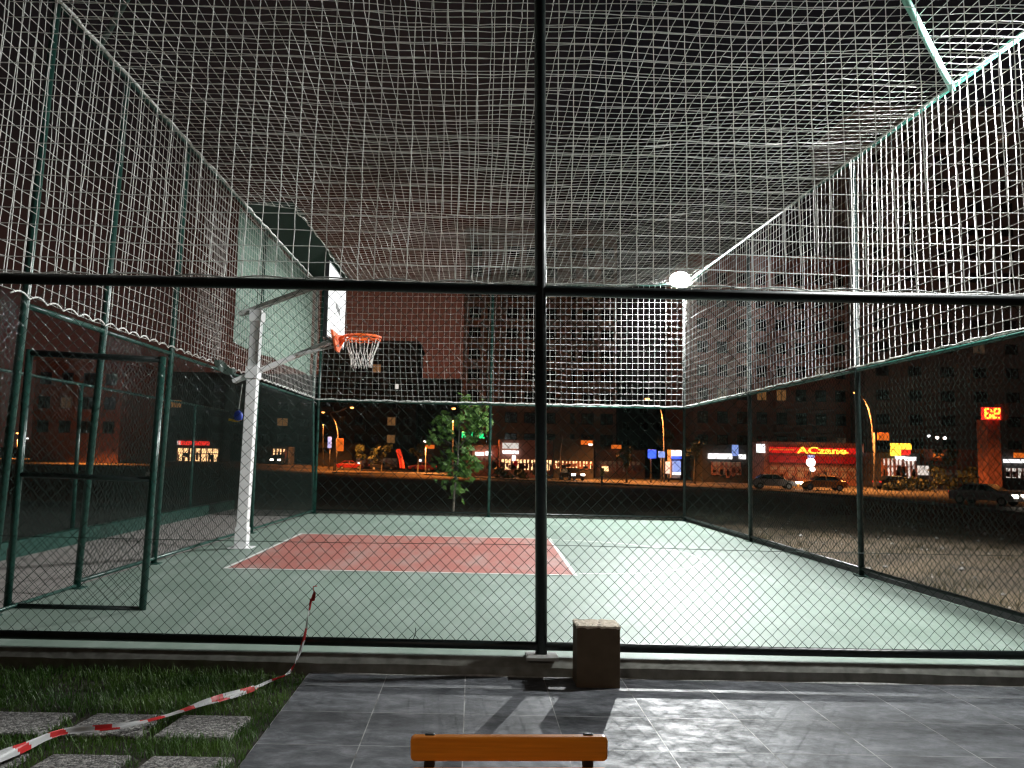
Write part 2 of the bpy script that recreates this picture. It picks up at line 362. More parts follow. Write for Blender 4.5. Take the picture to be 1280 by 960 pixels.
b = MB(); b.add(V, F); g = b.build('grass', M['blade']); tag(g, 'short green lawn grass around the pebbled slabs', 'grass', None, 'stuff')

# right-hand waste ground: stones and weed tufts
b = MB()
for _ in range(420):
    x = random.uniform(XR+.4, 22); y = random.uniform(6, 24); r = random.choice([.015, .02, .03, .03, .05])*random.uniform(.7, 1.4)
    z = gz(x, y)
    v = []
    for (a, c) in ((0, -.6), (0, .6)):
        pass
    pts = [Vector((random.uniform(-1, 1), random.uniform(-1, 1), random.uniform(-.6, .6))).normalized()*r*random.uniform(.8, 1.2) for _ in range(6)]
    o6 = [Vector((r, 0, 0)), Vector((0, r*random.uniform(.6, 1), 0)), Vector((-r*random.uniform(.7, 1.2), 0, 0)), Vector((0, -r, 0)), Vector((0, 0, r*.7)), Vector((0, 0, -r*.6))]
    b.add([p+Vector((x, y, z+r*.3)) for p in o6], [(0, 1, 4), (1, 2, 4), (2, 3, 4), (3, 0, 4), (1, 0, 5), (2, 1, 5), (3, 2, 5), (0, 3, 5)])
tag(b.build('rubble', M['stone']), 'loose pale stones scattered on the dry dirt', 'rubble', None, 'stuff')
b = MB()
for _ in range(160):
    cx_, cy_ = random.uniform(XR+.6, 20), random.uniform(8, 26)
    for __ in range(26):
        x, y = cx_+random.gauss(0, .13), cy_+random.gauss(0, .13); z = gz(x, y); a = random.uniform(0, 6.28); h = random.uniform(.06, .22); l = h*.6
        b.add([(x, y, z), (x+.01, y, z), (x+math.cos(a)*l, y+math.sin(a)*l, z+h)], [(0, 1, 2)])
tag(b.build('weeds', mat('dry weeds', (.07, .06, .03), .8, var=.3, trans=.2)), 'low dry weed tufts on the dirt', 'weeds', None, 'stuff')

# ------------------------------------------------------------------ fences and nets
def chainlink(P, N, s0, s1, h0, h1, W=.092, r=.0026, n=4, amp=.004, wav=.012):
    N = np.array(N, float); b = MB(); c = W/2; K = int((h1-h0)/c)+1; nw = int((s1-s0)/c)
    for k in range(nw):
        x0 = s0+k*c; pts = []
        for j in range(K+1):
            h = min(h0+j*c, h1)
            x = x0 + (c if (j+k) % 2 == 0 else 0)
            p = np.array(P(min(x, s1), h)); d = amp*(1 if (j % 2) else -1) + wav*wob(x*1.1, h*1.4)
            pts.append(p+N*d + np.array([0, 0, .006*wob(x*1.9, h*2, 2)]))
        b.tube(np.array(pts), r, n, cap=False)
    return b
def net(P, u0, u1, v0, v1, cell=.13, r=.0028, n=3, jit=.0022, keep=None):
    """knotted cord grid over the surface P(u, v)"""
    b = MB(); nu = max(2, round((u1-u0)/cell)); nv = max(2, round((v1-v0)/cell))
    K = np.zeros((nu+1, nv+1, 3))
    for i in range(nu+1):
        for j in range(nv+1):
            K[i, j] = P(u0+(u1-u0)*i/nu, v0+(v1-v0)*j/nv)
    K += rng.normal(0, jit, K.shape)
    for i in range(nu+1): b.tube(K[i], r*random.uniform(.9, 1.1), n, cap=False)
    for j in range(nv+1): b.tube(K[:, j], r*random.uniform(.9, 1.1), n, cap=False)
    return b, K
def rope_scallop(P0, P1, n, dz, r, up=True):
    pts = []
    for k in range(n*6+1):
        t = k/(n*6); p = Vector(P0).lerp(Vector(P1), t); ph = (k % 6)/6
        p = p + Vector((0, 0, dz*math.sin(PI*ph))); pts.append(p)
    return MB().tube(pts, r, 5)

# front fence
ff = thing('front_fence', 'dark green chain-link fence with pipe rails facing the camera across the court front', 'fence', (.55, YF, 0))
def rel(o, par): o.parent = par; o.matrix_parent_inverse = Matrix.Translation(-Vector(par.location)); return o
def part(b, name, m, par, **k):
    o = b.build(name, m, None, **k); return rel(o, par)
top = at(675, 0, YF); tdir = (top - Vector((.55, YF, 0))); topP = Vector((.55, YF, 0)) + tdir*(HR/tdir.z)
b = MB(); b.tube([(.55, YF, .0), topP], .045, 16); part(b, 'post', M['black'], ff, smooth=True)
for x in (XLb(6)+.02, XR): b = MB(); b.tube([(x, YF, 0), (XL if x < 0 else XR, YF, HR)], .041, 16); part(b, 'post', M['green'], ff, smooth=True)
yr = YF
b = MB(); b.tube([PF(-4.3, 2.805), PF(-1.5, 2.812), PF(1.5, 2.80), PF(XR, 2.81)], .043, 14); part(b, 'middle_rail', M['black'], ff, smooth=True)
b = MB(); b.tube([PF(-4.3, .088), PF(0, .078), PF(3, .072), PF(XR, .085)], .033, 14); part(b, 'bottom_rail', M['black'], ff, smooth=True)
b = MB(); b.tube([PF(XL, HR), PF(XR, HR+.02)], .037, 14); part(b, 'top_rail', M['green'], ff, smooth=True)
part(chainlink(PF, (0, 1, 0), -4.28, XR-.03, .10, 2.79), 'chain_link', M['wire'], ff, smooth=True)
b = MB(); b.tube([PF(x, .82+.012*wob(x*.8, 1)) for x in np.linspace(-4.28, XR, 40)], .0022, 4); part(b, 'tension_wire', M['wire'], ff)
for x in (-2.9, -1.35, 2.0, 3.6):       # twisted wire ends on the rail
    b = MB(); b.tube([PF(x, 2.845), PF(x+.01, 2.87), PF(x+.035, 2.86)], .003, 4); part(b, 'wire_tie', M['wire'], ff)
b = MB(); b.tube([PF(-.42, .11), (-.40, YF-.02, .16), (-.405, YF-.03, .20)], .003, 5); part(b, 'wire_tie', M['wire'], ff)
bp = MB(); bp.box((.55, YF-.045, .012), (.24, .2, .022)); bp = part(bp, 'base_plate', M['steel'], ff, bevel=.003)
for dx in (-.085, .085):
    for dy in (-.1, .02):
        q = MB(); q.lathe([(.014, 0), (.014, .014), (.007, .015), (.007, .03)], (.55+dx, YF-.045+dy, .023), 6)
        o = q.build('bolt', M['blackp']); o.parent = bp; o.matrix_parent_inverse = Matrix.Translation(-Vector(ff.location))

# left fence
lf = thing('left_fence', 'green chain-link fence along the left of the court, tied under the high net', 'fence', (XLb(10), 13, 0))
def post(P, s, par, h=HR, r=.038, m='green'):
    b = MB(); b.tube([P(s, 0), P(s, HN), P(s, h)], r, 12); o = part(b, 'post', M[m], par, smooth=True)
    if s != YF: 
        b = MB(); p = P(s, 0); b.box((p.x, p.y, .006), (.16, .16, .012)); b = part(b, 'foot_plate', M['green'], par)
    return o
for s in (7.22, 8.76, 10.7, 14.9, YB-.02): post(PL, s, lf)
b = MB(); b.tube([PL(s, HN-.04) for s in (8.76, 12, 16, YB)], .024, 10); part(b, 'middle_rail', M['green'], lf, smooth=True)
b = MB(); b.tube([PL(s, HN-.04) for s in (7.22, 8.76)], .028, 10); part(b, 'gate_lintel', M['green'], lf, smooth=True)
b = MB(); b.tube([PL(s, .07) for s in (8.76, 12, 16, YB)], .022, 10); part(b, 'bottom_rail', M['green'], lf, smooth=True)
b = MB(); b.tube([PL(s, .03) for s in (6.2, 8.76)], .016, 8); part(b, 'threshold_bar', M['green'], lf, smooth=True)
part(chainlink(PL, (1, 0, 0), 8.8, YB, .08, HN-.05, r=.0027), 'chain_link', M['wiref'], lf, smooth=True)
part(chainlink(PL, (1, 0, 0), 6.24, 7.2, .08, HN-.05, r=.0027), 'chain_link', M['wiref'], lf, smooth=True)
# gate, open into the court
ga = thing('wire_gate', 'open green pipe-framed chain-link gate swung into the court', 'gate', (-4.27, 7.64, 0))
gp = lambda x, h: Vector((-4.27+x, 7.64+.02*x, h))
gw = 1.23; g0, g1, gm = .045, 2.33, 1.22
gTL, gTR, gBL, gBR = at(37, 441, 7.64), at(203, 450, 7.66), at(9, 758, 7.64), at(178, 762, 7.66)
def gx_(x, h): t = (h-g0)/(g1-g0); return gBL.lerp(gBR, x/gw).lerp(gTL.lerp(gTR, x/gw), t)
for x in (0, gw): b = MB(); b.tube([gx_(x, g0-.03), gx_(x, g1+.03)], .034, 12); part(b, 'stile', M['green'], ga, smooth=True)
for h, nme in ((g0, 'bottom_bar'), (gm, 'middle_bar'), (g1, 'top_bar')): b = MB(); b.tube([gx_(0, h), gx_(gw, h)], .03 if h != gm else .026, 12); part(b, nme, M['black'], ga, smooth=True)
part(chainlink(lambda s, h: gx_(s, h), (0, 1, 0), .03, gw-.03, g0, g1, wav=.004), 'chain_link', M['wire'], ga, smooth=True)
b = MB(); b.box(gx_(gw-.03, gm+.05), (.07, .05, .04)); part(b, 'latch', M['steel'], ga, bevel=.005)
for h in (.5, 1.9): b = MB(); b.tube([gx_(-.03, h-.06), gx_(-.03, h+.06)], .016, 8); part(b, 'hinge', M['steel'], ga)

# right fence
rf = thing('right_fence', 'dark chain-link fence along the right of the court, in front of the waste ground', 'fence', (XR, 13, 0))
for s in (10.9, 15.2, YB-.02): post(PR, s, rf, m='black')
post(PR, 6.6, rf, m='green')
b = MB(); b.tube([PR(s, HN-.04) for s in (YF, 12, 16, YB)], .024, 10); part(b, 'middle_rail', M['green'], rf, smooth=True)
b = MB(); b.tube([PR(s, .1) for s in (YF, 12, 16, YB)], .022, 10); part(b, 'bottom_rail', M['black'], rf, smooth=True)
part(chainlink(PR, (1, 0, 0), YF+.03, YB, .1, HN-.05, r=.0027), 'chain_link', M['wiref'], rf, smooth=True)
# back fence
bf = thing('back_fence', 'chain-link fence along the far end of the court behind the key', 'fence', (.4, YB, 0))
for x in (XL+.14, .42, XR): post(PB, x, bf, h=HR+(.25 if x == XR else 0), r=.034, m='black' if x > 1 else 'green')
b = MB(); b.tube([PB(XL, HN-.04), PB(XR, HN-.04)], .022, 10); part(b, 'middle_rail', M['green'], bf, smooth=True)
b = MB(); b.tube([PB(XL, .09), PB(XR, .09)], .02, 10); part(b, 'bottom_rail', M['black'], bf, smooth=True)
part(chainlink(PB, (0, 1, 0), XL+.02, XR, .09, HN-.05, r=.0027), 'chain_link', M['wiref'], bf, smooth=True)

# roof frame pipes
def hroof(X, Y): return HR + max(0, (Y-YF)/(YB-YF))*(.05 + .22*(X-XL)/(XR-XL))
ro = thing('roof_frame', 'pipe frame round the top edge of the court cage with corner braces', 'frame', (.5, 13, HR))
def rp(P, Q, nm, m='green', r=.03): b = MB(); b.tube([P, Q], r, 12); part(b, nm, M[m], ro, smooth=True)
rp((XL-.05, YF, HR+.06), (XL-.05, YB, hroof(XL, YB)+.06), 'side_pipe'); rp((XR+.03, YF, HR+.03), (XR+.03, YB, hroof(XR, YB)+.03), 'side_pipe')
rp((XL, YB+.02, hroof(XL, YB)), (XR, YB+.02, hroof(XR, YB)), 'end_pipe')
rp((XR, 8.55, hroof(XR, 8.5)-.03), (3.3, YF, HR-.05), 'corner_brace', 'litpipe', .034); rp((XL, 8.1, HR+.06), (-2.6, YF, HR+.06), 'corner_brace', 'green', .03)

# nets
NC = .131
def Pfront(u, v):
    return np.array([u + .05*(v-HN)*(-(u-.5)/4.6) + .012*wob(u*.9, v*1.3), YF+.055+.02*wob(u*.7, v*.9, 1), v + .014*wob(u*1.2, v, 2) - .03*math.sin(PI*(u-XL)/(XR-XL)*2)**2*(v-HN)/2.8])
b, K = net(Pfront, XL+.03, XR-.03, HN+.05, HR, NC, .0043)
fn = b.build('front_net', M['net']); tag(fn, 'white knotted cord net hung above the middle rail across the front', 'net')
o = rope_scallop((XL, YF+.05, HN+.035), (XR, YF+.05, HN+.035), 18, .03, .006).build('edge_rope', M['rope'], fn, smooth=True)
def Pleft(u, v, k=0.):
    t = (v-HN)/(HR-HN); return np.array([PL(u, v).x+.04+.035*wob(u*.8, v*.9, 3+k), u+.03*wob(u*.9, v, k), HN+.03 + (hroof(XL, u)-HN-.03)*t + .02*wob(u*1.1, v, 5)])
b, K = net(Pleft, YF+.05, YB-.05, HN, HR, NC, .0042)
ln = b.build('side_net', M['net']); tag(ln, 'white cord net hanging above the left fence, doubled where it overlaps', 'net')
def Pleft2(u, v): p = Pleft(u, v, 0.); p[0] += .03; p[1] += .06 + .10*(v-HN); p[2] += .05; return p
b, K = net(Pleft2, 11.2, 12.3, HN+.02, HR-.08, NC*1.0, .0030, jit=.004); b.build('overlap_net', M['net'], ln)
rope_scallop((PL(6.9, HN).x+.05, 6.9, HN+.01), (XL+.04, YB, HN+.01), 44, .045, .0085).build('edge_rope', M['rope'], ln, smooth=True)
MB().tube([(XL+.05+.012*wob(y*6, 1), y, hroof(XL, y)+.014*wob(y*7, 2)) for y in np.linspace(YF, YB, 160)], .017, 5).build('edge_rope', M['rope'], ln, smooth=True)
def Pright(u, v):
    t = (v-HN)/(HR-HN); return np.array([XR-.035+.03*wob(u*.8, v*.9, 7), u+.02*wob(u*.9, v, 1), HN+.0 + (hroof(XR, u)-HN)*t + .015*wob(u*1.1, v, 6)])
b, K = net(Pright, YF+.05, YB-.05, HN, HR, NC, .0037)
rn = b.build('side_net', M['net']); tag(rn, 'white cord net hanging above the right fence beside the bright lamp', 'net')
def wr(P0, P1, r, nm, par, n=120, j=.012):
    MB().tube([Vector(P0).lerp(Vector(P1), k/n) + Vector((j*.6*wob(k*.9, 1), j*.5*wob(k*.7, 3), j*wob(k*.8, 2))) for k in range(n+1)], r, 6).build(nm, M['rope'], par, smooth=True)
wr((XR-.04, YF, HN), (XR-.04, YB, HN), .011, 'edge_rope', rn); wr((XR-.04, YF, HR), (XR-.04, YB, hroof(XR, YB)), .011, 'edge_rope', rn)
for y in (10.9, 15.2): wr((XR-.05, y-.05, HN), (XR-.05, y-.05, hroof(XR, y)), .007, 'seam_cord', rn, 30, .006)
def Pback(u, v):
    t = (v-HN)/(HR-HN); return np.array([u + .03*wob(u*.8, v*1.1, 2) + .10*max(0, 1-t*2.5)*math.sin(max(0, min(1, (u+3)/3.5))*PI), YB-.03+.03*wob(u, v), HN+(hroof(u, YB)-HN)*t - .03*math.sin(PI*(u-XL)/4.5)**2*(1-t)])
b, K = net(Pback, XL+.05, XR-.05, HN, HR, .139, .0042)
bn = b.build('back_net', M['net']); tag(bn, 'white cord net hanging across the far end behind the hoop', 'net')
wr((XL, YB-.04, HN), (XR, YB-.04, HN), .016, 'edge_rope', bn, 90, .016)
# roof net with its cut-away corner
XT = -3.12; YT = 13.35
def Proof(u, v):
    sag = .10*math.sin(PI*(u-XL)/(XR-XL)) * (1+.35*math.sin(v*1.5)) ; return np.array([u+.03*wob(u, v*.9), v+.03*wob(u*.9, v, 2), hroof(u, v) - sag + .03*wob(u*1.3, v*1.1, 4)])
b, K = net(Proof, XL+.03, XR-.03, YF+.04, YT, NC, .0045, jit=.003)
rnt = b.build('roof_net', M['net']); tag(rnt, 'white cord net stretched overhead as the roof of the cage, one corner cut away', 'net')
b, K = net(Proof, XT, XR-.03, YT, YB-.03, NC, .0045, jit=.003); b.build('far_net', M['net'], rnt)
pts = [Proof(XT, y) + np.array([.03*wob(y*5, 1), 0, .02*wob(y*6, 3)]) for y in np.linspace(YT, YB, 60)]
MB().tube(np.array(pts), .010, 5).build('edge_rope', M['rope'], rnt, smooth=True)
pts = [Proof(x, YT) + np.array([0, 0, .02*wob(x*5, 1)]) for x in np.linspace(XL, XR, 90)]
MB().tube(np.array(pts), .0065, 5).build('seam_rope', M['rope'], rnt, smooth=True)
pts = [Proof(x, 10.2) + np.array([0, 0, .02*wob(x*5, 4)]) for x in np.linspace(XL, XR, 90)]
MB().tube(np.array(pts), .005, 5).build('seam_rope', M['rope'], rnt, smooth=True)

# tarpaulins in the far left corner
def sheet(P, nu, nv, th):
    b = MB(); 
    for side in (0, 1):
        v = [P(i/nu, j/nv, side*th) for j in range(nv+1) for i in range(nu+1)]
        b.add(v, [((j*(nu+1)+i), j*(nu+1)+i+1, (j+1)*(nu+1)+i+1, (j+1)*(nu+1)+i) if side == 0 else (j*(nu+1)+i, (j+1)*(nu+1)+i, (j+1)*(nu+1)+i+1, j*(nu+1)+i+1) for j in range(nv) for i in range(nu)])
    return b
def Pt(u, v, o):
    y = 13.45+u*(YB-.1-13.45); z = 3.32+.10*u+.03*wob(u*9, 2) + v*(hroof(XL, y)-3.36); return (XL-.09-o+.02*wob(y*1.5, z*1.2), y, z)
o = sheet(Pt, 40, 16, .006).build('tarpaulin', M['tarp'], smooth=True); tag(o, 'pale mint tarpaulin hung behind the left net near the hoop', 'tarpaulin')
def Pt2(u, v, o): x = XL-.06+u*(XT-.02-XL+.06); y = YT+.02+v*(YB-YT); return (x, y, hroof(x, y)+.06+o+.02*wob(x*3, y*2))
o = sheet(Pt2, 10, 40, .006).build('tarpaulin', M['tarpdark'], smooth=True); tag(o, 'dark green tarpaulin strip on the roof over the hoop', 'tarpaulin')
def Pt3(u, v, o): y = 11.95+u*1.05; return (XL+.10+.10*math.sin(u*3)+o, y, HN+.02-.16*v*math.sin(PI*min(1, .15+u*.8))-.05*u+.05*wob(u*6, v*2))
o = sheet(Pt3, 14, 4, .008).build('tarpaulin', M['tarpdark'], smooth=True); tag(o, 'torn scrap of green tarp drooping from the left net edge behind the hoop post', 'tarpaulin')

# ------------------------------------------------------------------ basketball hoop
HX, HY = -3.56, 12.62
hp = thing('basketball_hoop', 'white steel basketball hoop with angled arms and netted orange rim', 'basketball hoop', (HX, HY, 0))
ptop = at(322, 388, HY)
b = MB(); R4 = .088
def sq(bm, P, Q, a, c, mi=0):      # square-section bar
    P, Q = Vector(P), Vector(Q); d = (Q-P).normalized(); s = Vector((0, 1, 0)); u = d.cross(s).normalized(); s = u.cross(d)
    v = []
    for p in (P, Q):
        for i, j in ((-1, -1), (1, -1), (1, 1), (-1, 1)): v.append(p + u*(i*a/2) + s*(j*c/2))
    bm.add(v, [(3, 2, 1, 0), (4, 5, 6, 7), (0, 1, 5, 4), (1, 2, 6, 5), (2, 3, 7, 6), (3, 0, 4, 7)], mi)
sq(b, (HX, HY, .0), ptop, .165, .165); part(b, 'pole', M['white'], hp, bevel=.012)
b = MB(); sq(b, (HX, HY, .0), Vector((HX, HY, 0)).lerp(ptop, .085), .19, .19); b.box((HX, HY, .008), (.36, .36, .016)); part(b, 'pole_sleeve', M['white'], hp, bevel=.008)
BX = at(409, 380, HY-.78).x; BX2 = at(431, 390, HY+.78).x
BXm = (BX+BX2)/2
zt = at(411, 328, HY-.78).z; zb = at(409, 418, HY-.78).z
A0, A1 = at(300, 393, HY), at(400, 349, HY); L0, L1 = at(292, 477, HY), at(375, 441, HY)
b = MB(); 
for dy in (-.05, .05): sq(b, A0+Vector((0, dy, 0)), Vector((BXm-.05, HY+dy, A1.z)), .06, .06)
part(b, 'upper_arm', M['steel'], hp, bevel=.006)
b = MB()
for dy in (-.05, .05): sq(b, L0+Vector((0, dy, 0)), Vector((BXm-.05, HY+dy, at(407, 426, HY).z)), .06, .06)
part(b, 'lower_arm', M['white'], hp, bevel=.006)
b = MB(); sq(b, L1-Vector((0, .1, .04)), at(424, 432, HY-.1), .035, .035); part(b, 'arm_brace', M['steel'], hp)
for q in (ptop-Vector((0, 0, .1)), Vector((HX, HY, 0)).lerp(ptop, .73)): b = MB(); b.box(q, (.2, .24, .18)); part(b, 'clamp', M['white'], hp, bevel=.01)
b = MB(); b.prism([(BXm-.012, HY-.78, zb), (BXm-.012, HY+.78, zb), (BXm-.012, HY+.78, zt), (BXm-.012, HY-.78, zt)], (.024, 0, 0)); bd = part(b, 'backboard', M['board'], hp)
b = MB()
for y0, y1, z0, z1 in ((-.80, .80, zt, zt+.03), (-.80, .80, zb-.03, zb), (-.81, -.78, zb-.03, zt+.03), (.78, .81, zb-.03, zt+.03)): b.box((BXm-.02, HY+(y0+y1)/2, (z0+z1)/2), (.06, y1-y0, z1-z0))
for y in (-.3, .3): b.box((BXm-.06, HY+y, (zb+zt)/2), (.05, .05, zt-zb))
part(b, 'board_frame', M['blackp'], hp)
q0, q1 = at(420, 383, HY-.15), at(425, 391, HY+.2)
b = MB(); b.add([(BXm+.016, HY-.17, q0.z+.06), (BXm+.016, HY-.17, q0.z-.02), (BXm+.016, HY+.26, q1.z-.05), (BXm+.016, HY+.26, q1.z+.05)], [(0, 1, 2, 3)]); part(b, 'scuff_mark', M['blackp'], hp)
rc = at(453, 421.5, HY); rz_ = rc.z; RR = .285
RC = Vector((max(rc.x, BXm+.42), HY, rz_))
b = MB(); b.tube(np.array([(RC.x+RR*math.cos(a), RC.y+RR*math.sin(a), rz_) for a in np.linspace(0, 2*PI, 49)[:-1]]), .021, 10, close=True)
b.tube(np.array([(RC.x+RR*math.cos(a), RC.y+RR*math.sin(a), rz_-.045+.012*math.cos(12*a)) for a in np.linspace(0, 2*PI, 97)[:-1]]), .008, 6, close=True)
rim = part(b, 'rim', M['orange'], hp, smooth=True)
b = MB(); b.prism([(BXm+.02, HY-.55, rz_+.03), (BXm+.02, HY+.6, rz_+.03), (BXm+.02, HY+.12, rz_-.24), (BXm+.02, HY-.12, rz_-.24)], (.03, 0, 0)); b.prism([(BXm+.05, HY-.13, rz_+.01), (RC.x-RR+.01, HY-.08, rz_+.01), (RC.x-RR+.01, HY-.08, rz_-.03), (BXm+.05, HY-.13, rz_-.16)], (0, .016, 0)); b.prism([(BXm+.05, HY+.12, rz_+.01), (RC.x-RR+.01, HY+.07, rz_+.01), (RC.x-RR+.01, HY+.07, rz_-.03), (BXm+.05, HY+.12, rz_-.16)], (0, .016, 0))
part(b, 'rim_bracket', M['orange'], hp)
b = MB(); zl = [0, -.1, -.2, -.29, -.38, -.46]; rl = [.275, .255, .22, .185, .165, .165]
for k in range(12):
    for sgn in (1, -1):
        pts = []
        for z, r, tw in zip(zl, rl, (0, 0, .0, .5, 1., 1.5)):
            a = 2*PI*k/12 + sgn*tw*PI/12*1.0; pts.append((RC.x+r*math.cos(a), RC.y+r*math.sin(a), rz_-.02+z+.01*math.sin(5*k+z*20)))
        b.tube(pts, .0065, 5)
part(b, 'hoop_net', M['net'], hp, smooth=True)
# bag hanging on a string from the lower arm
bb = at(298, 520, HY+.12)
bg = thing('hanging_bag', 'small blue bag on a white string behind the hoop post', 'bag', bb)
b = MB(); b.lathe([(.02, .09), (.06, .06), (.075, 0), (.06, -.06), (.02, -.075)], bb, 10); part(b, 'bag', M['blue'], bg, smooth=True)
b = MB(); b.tube([bb+Vector((0, 0, .08)), at(303, 480, HY+.1)], .006, 5); part(b, 'string', M['net'], bg)
b = MB(); b.tube([bb+Vector((-.15, 0, -.06)), bb+Vector((-.02, 0, -.08)), bb+Vector((.05, 0, -.05))], .018, 6); part(b, 'tag', M['yellow'], bg)

# ------------------------------------------------------------------ foreground things
# box
x0, x1 = .775, 1.085
b = MB(); b.box(((x0+x1)/2, YF-.215, .085), (x1-x0, .24, .43)); 
bx = b.build('cardboard_box', M['cardboard'], bevel=.004); tag(bx, 'brown upright box with a pale chipped top standing on the tiles by the fence post', 'box')
b = MB(); nx, ny = 16, 10; v = []
for j in range(ny+1):
    for i in range(nx+1):
        e = (i in (0, nx)) or (j in (0, ny)); x = x0-.003+(x1-x0+.006)*i/nx; y = YF-.338+.246*j/ny
        v.append((x, y, .3025+.004*random.uniform(-1, 1)-(.006*random.random() if e else 0)))
b.add(v, [(j*(nx+1)+i, j*(nx+1)+i+1, (j+1)*(nx+1)+i+1, (j+1)*(nx+1)+i) for j in range(ny) for i in range(nx)])
ed = [(j*(nx+1)+i) for j, i in [(0, i) for i in range(nx+1)] + [(j, nx) for j in range(1, ny+1)] + [(ny, i) for i in range(nx-1, -1, -1)] + [(j, 0) for j in range(ny-1, 0, -1)]]
lo = [Vector(v[i])-Vector((0, 0, .012+.006*random.random())) for i in ed]; base = len(v); b.add(lo, [])
for k in range(len(ed)): k2 = (k+1) % len(ed); b.F.append([ed[k], base+k, base+k2, ed[k2]]); b.MI.append(0)
b.build('box_top', M['boxtop'], bx)

# bench with orange planks
BZ = 2.5
pl, pr = at(513, 937, BZ), at(760, 937, BZ); bc = (pl+pr)/2; bw = (pr-pl).length
be = thing('park_bench', 'small bench with orange planks on black steel uprights at the picture bottom', 'bench', (bc.x, BZ, -.13))
tilt = math.atan2((pr-pl).z, (pr-pl).x)
def plank(z, y, hh, nm, flat=False, th=.032):
    b = MB(); r = .014; w2, h2 = bw/2, hh/2; poly = []
    for cx_, cz_, a0 in ((w2-r, h2-r, 0), (-w2+r, h2-r, PI/2), (-w2+r, -h2+r, PI), (w2-r, -h2+r, 3*PI/2)):
        for k in range(5): a = a0+k*PI/8; poly.append((cx_+r*math.cos(a), cz_+r*math.sin(a)))
    if flat: b.prism([(bc.x+p, y+q, z) for p, q in poly], (0, 0, th))
    else: b.prism([(bc.x+p*math.cos(tilt)-q*math.sin(tilt), y-q*.22, z+q+p*math.sin(tilt)) for p, q in poly][::-1], (0, th, -.22*th*0))
    part(b, nm, M['wood'], be, bevel=.006)
ph = (at(636, 920, BZ)-at(636, 953, BZ)).length
plank(bc.z, BZ, ph, 'backrest_plank'); plank(bc.z-ph-.013, BZ-.02, ph, 'backrest_plank')
for k in range(3): plank(.27, BZ-.14-k*.115, .1, 'seat_plank', True)
for px in (537, 736):
    x = at(px, 925, BZ).x; b = MB()
    zt_ = at(px, 912, BZ+.05).z
    b.prism([(x-.016, BZ+.035, -.13), (x-.016, BZ+.085, -.13), (x-.016, BZ+.055, .3), (x-.016, BZ+.028, zt_), (x-.016, BZ-.005+.012, zt_), (x-.016, BZ+.018, .3)], (.033, 0, 0))
    b.box((x, BZ-.15, .25), (.03, .4, .035)); b.box((x, BZ-.33, .06), (.03, .035, .38)); part(b, 'frame', M['blackp'], be, bevel=.006)

# barrier tape
tp = [at(389, 748, 6.17), at(384, 775, 6.14), at(379, 800, 6.11), at(372, 822, 6.05), at(364, 838, 5.9), at(357, 844, 5.75)]
gp_ = [(335, 852, -.085), (310, 862, -.09), (280, 872, -.09), (250, 881, -.085), (215, 892, -.075), (180, 901, -.075), (150, 908, -.08), (115, 912, -.09), (85, 914, -.09), (60, 920, -.08), (30, 933, -.07), (0, 946, -.06), (-60, 975, -.05), (-140, 1010, -.04)]
tp += [G(x, y, z) for x, y, z in gp_]
def catmull(P, n):
    out = []
    for i in range(len(P)-1):
        p0, p1, p2, p3 = P[max(0, i-1)], P[i], P[i+1], P[min(len(P)-1, i+2)]
        for k in range(n):
            t = k/n; out.append(.5*((2*p1) + (p2-p0)*t + (2*p0-5*p1+4*p2-p3)*t*t + (-p0+3*p1-3*p2+p3)*t**3))
    return out + [P[-1]]
cp = catmull(tp, 10); L = [0]
for i in range(1, len(cp)): L.append(L[-1]+(cp[i]-cp[i-1]).length)
b = MB(); v = []; W = 7; fs = []; ms = []
for i, p in enumerate(cp):
    d = (cp[min(i+1, len(cp)-1)]-cp[max(i-1, 0)]).normalized(); s = L[i]
    upv = Vector((0, 0, 1)); side = d.cross(upv).normalized(); up2 = side.cross(d)
    a = .9+.7*math.sin(s*2.6+.4)+.35*math.sin(s*6.1); hang = s < 1.0
    wd = .052*(.28+.35*s if hang else .85+.15*math.sin(s*5)); wd = min(wd, .052)
    c = (side*math.cos(a)+up2*math.sin(a))
    if hang: c = Vector((math.cos(s*9+.4), math.sin(s*9+.4)*.6, .15)).normalized()
    for k in range(W): t = k/(W-1)-.5; v.append(p + c*(t*wd) + up2*(.006*math.sin(t*7+s*8)))
for i in range(len(cp)-1):
    for k in range(W-1):
        fs.append((i*W+k, i*W+k+1, (i+1)*W+k+1, (i+1)*W+k)); ms.append(1 if ((L[i]-.03*k/W*2+.06) % .26) < .10 else 0)
b.add(v, fs); b.MI = ms
ta = b.build('barrier_tape', [M['tapew'], M['taper']], smooth=True); tag(ta, 'red and white barrier tape tied to the fence and trailing over the grass', 'barrier tape')
b = MB(); kp = at(391, 745, 6.18)
v = [kp+Vector((-.02, -.01, -.045)), kp+Vector((.02, -.015, -.03)), kp+Vector((.024, -.01, .02)), kp+Vector((.008, 0, .045)), kp+Vector((-.004, .012, .01))]
b.add(v, [(0, 1, 2), (0, 2, 3), (0, 3, 4), (1, 4, 2), (2, 4, 3), (0, 4, 1)]); b.tube([kp+Vector((.004, 0, .04)), kp+Vector((0, 0, .07)), kp+Vector((.03, 0, .075))], .004, 5); b.build('tape_knot', M['taper'], ta)

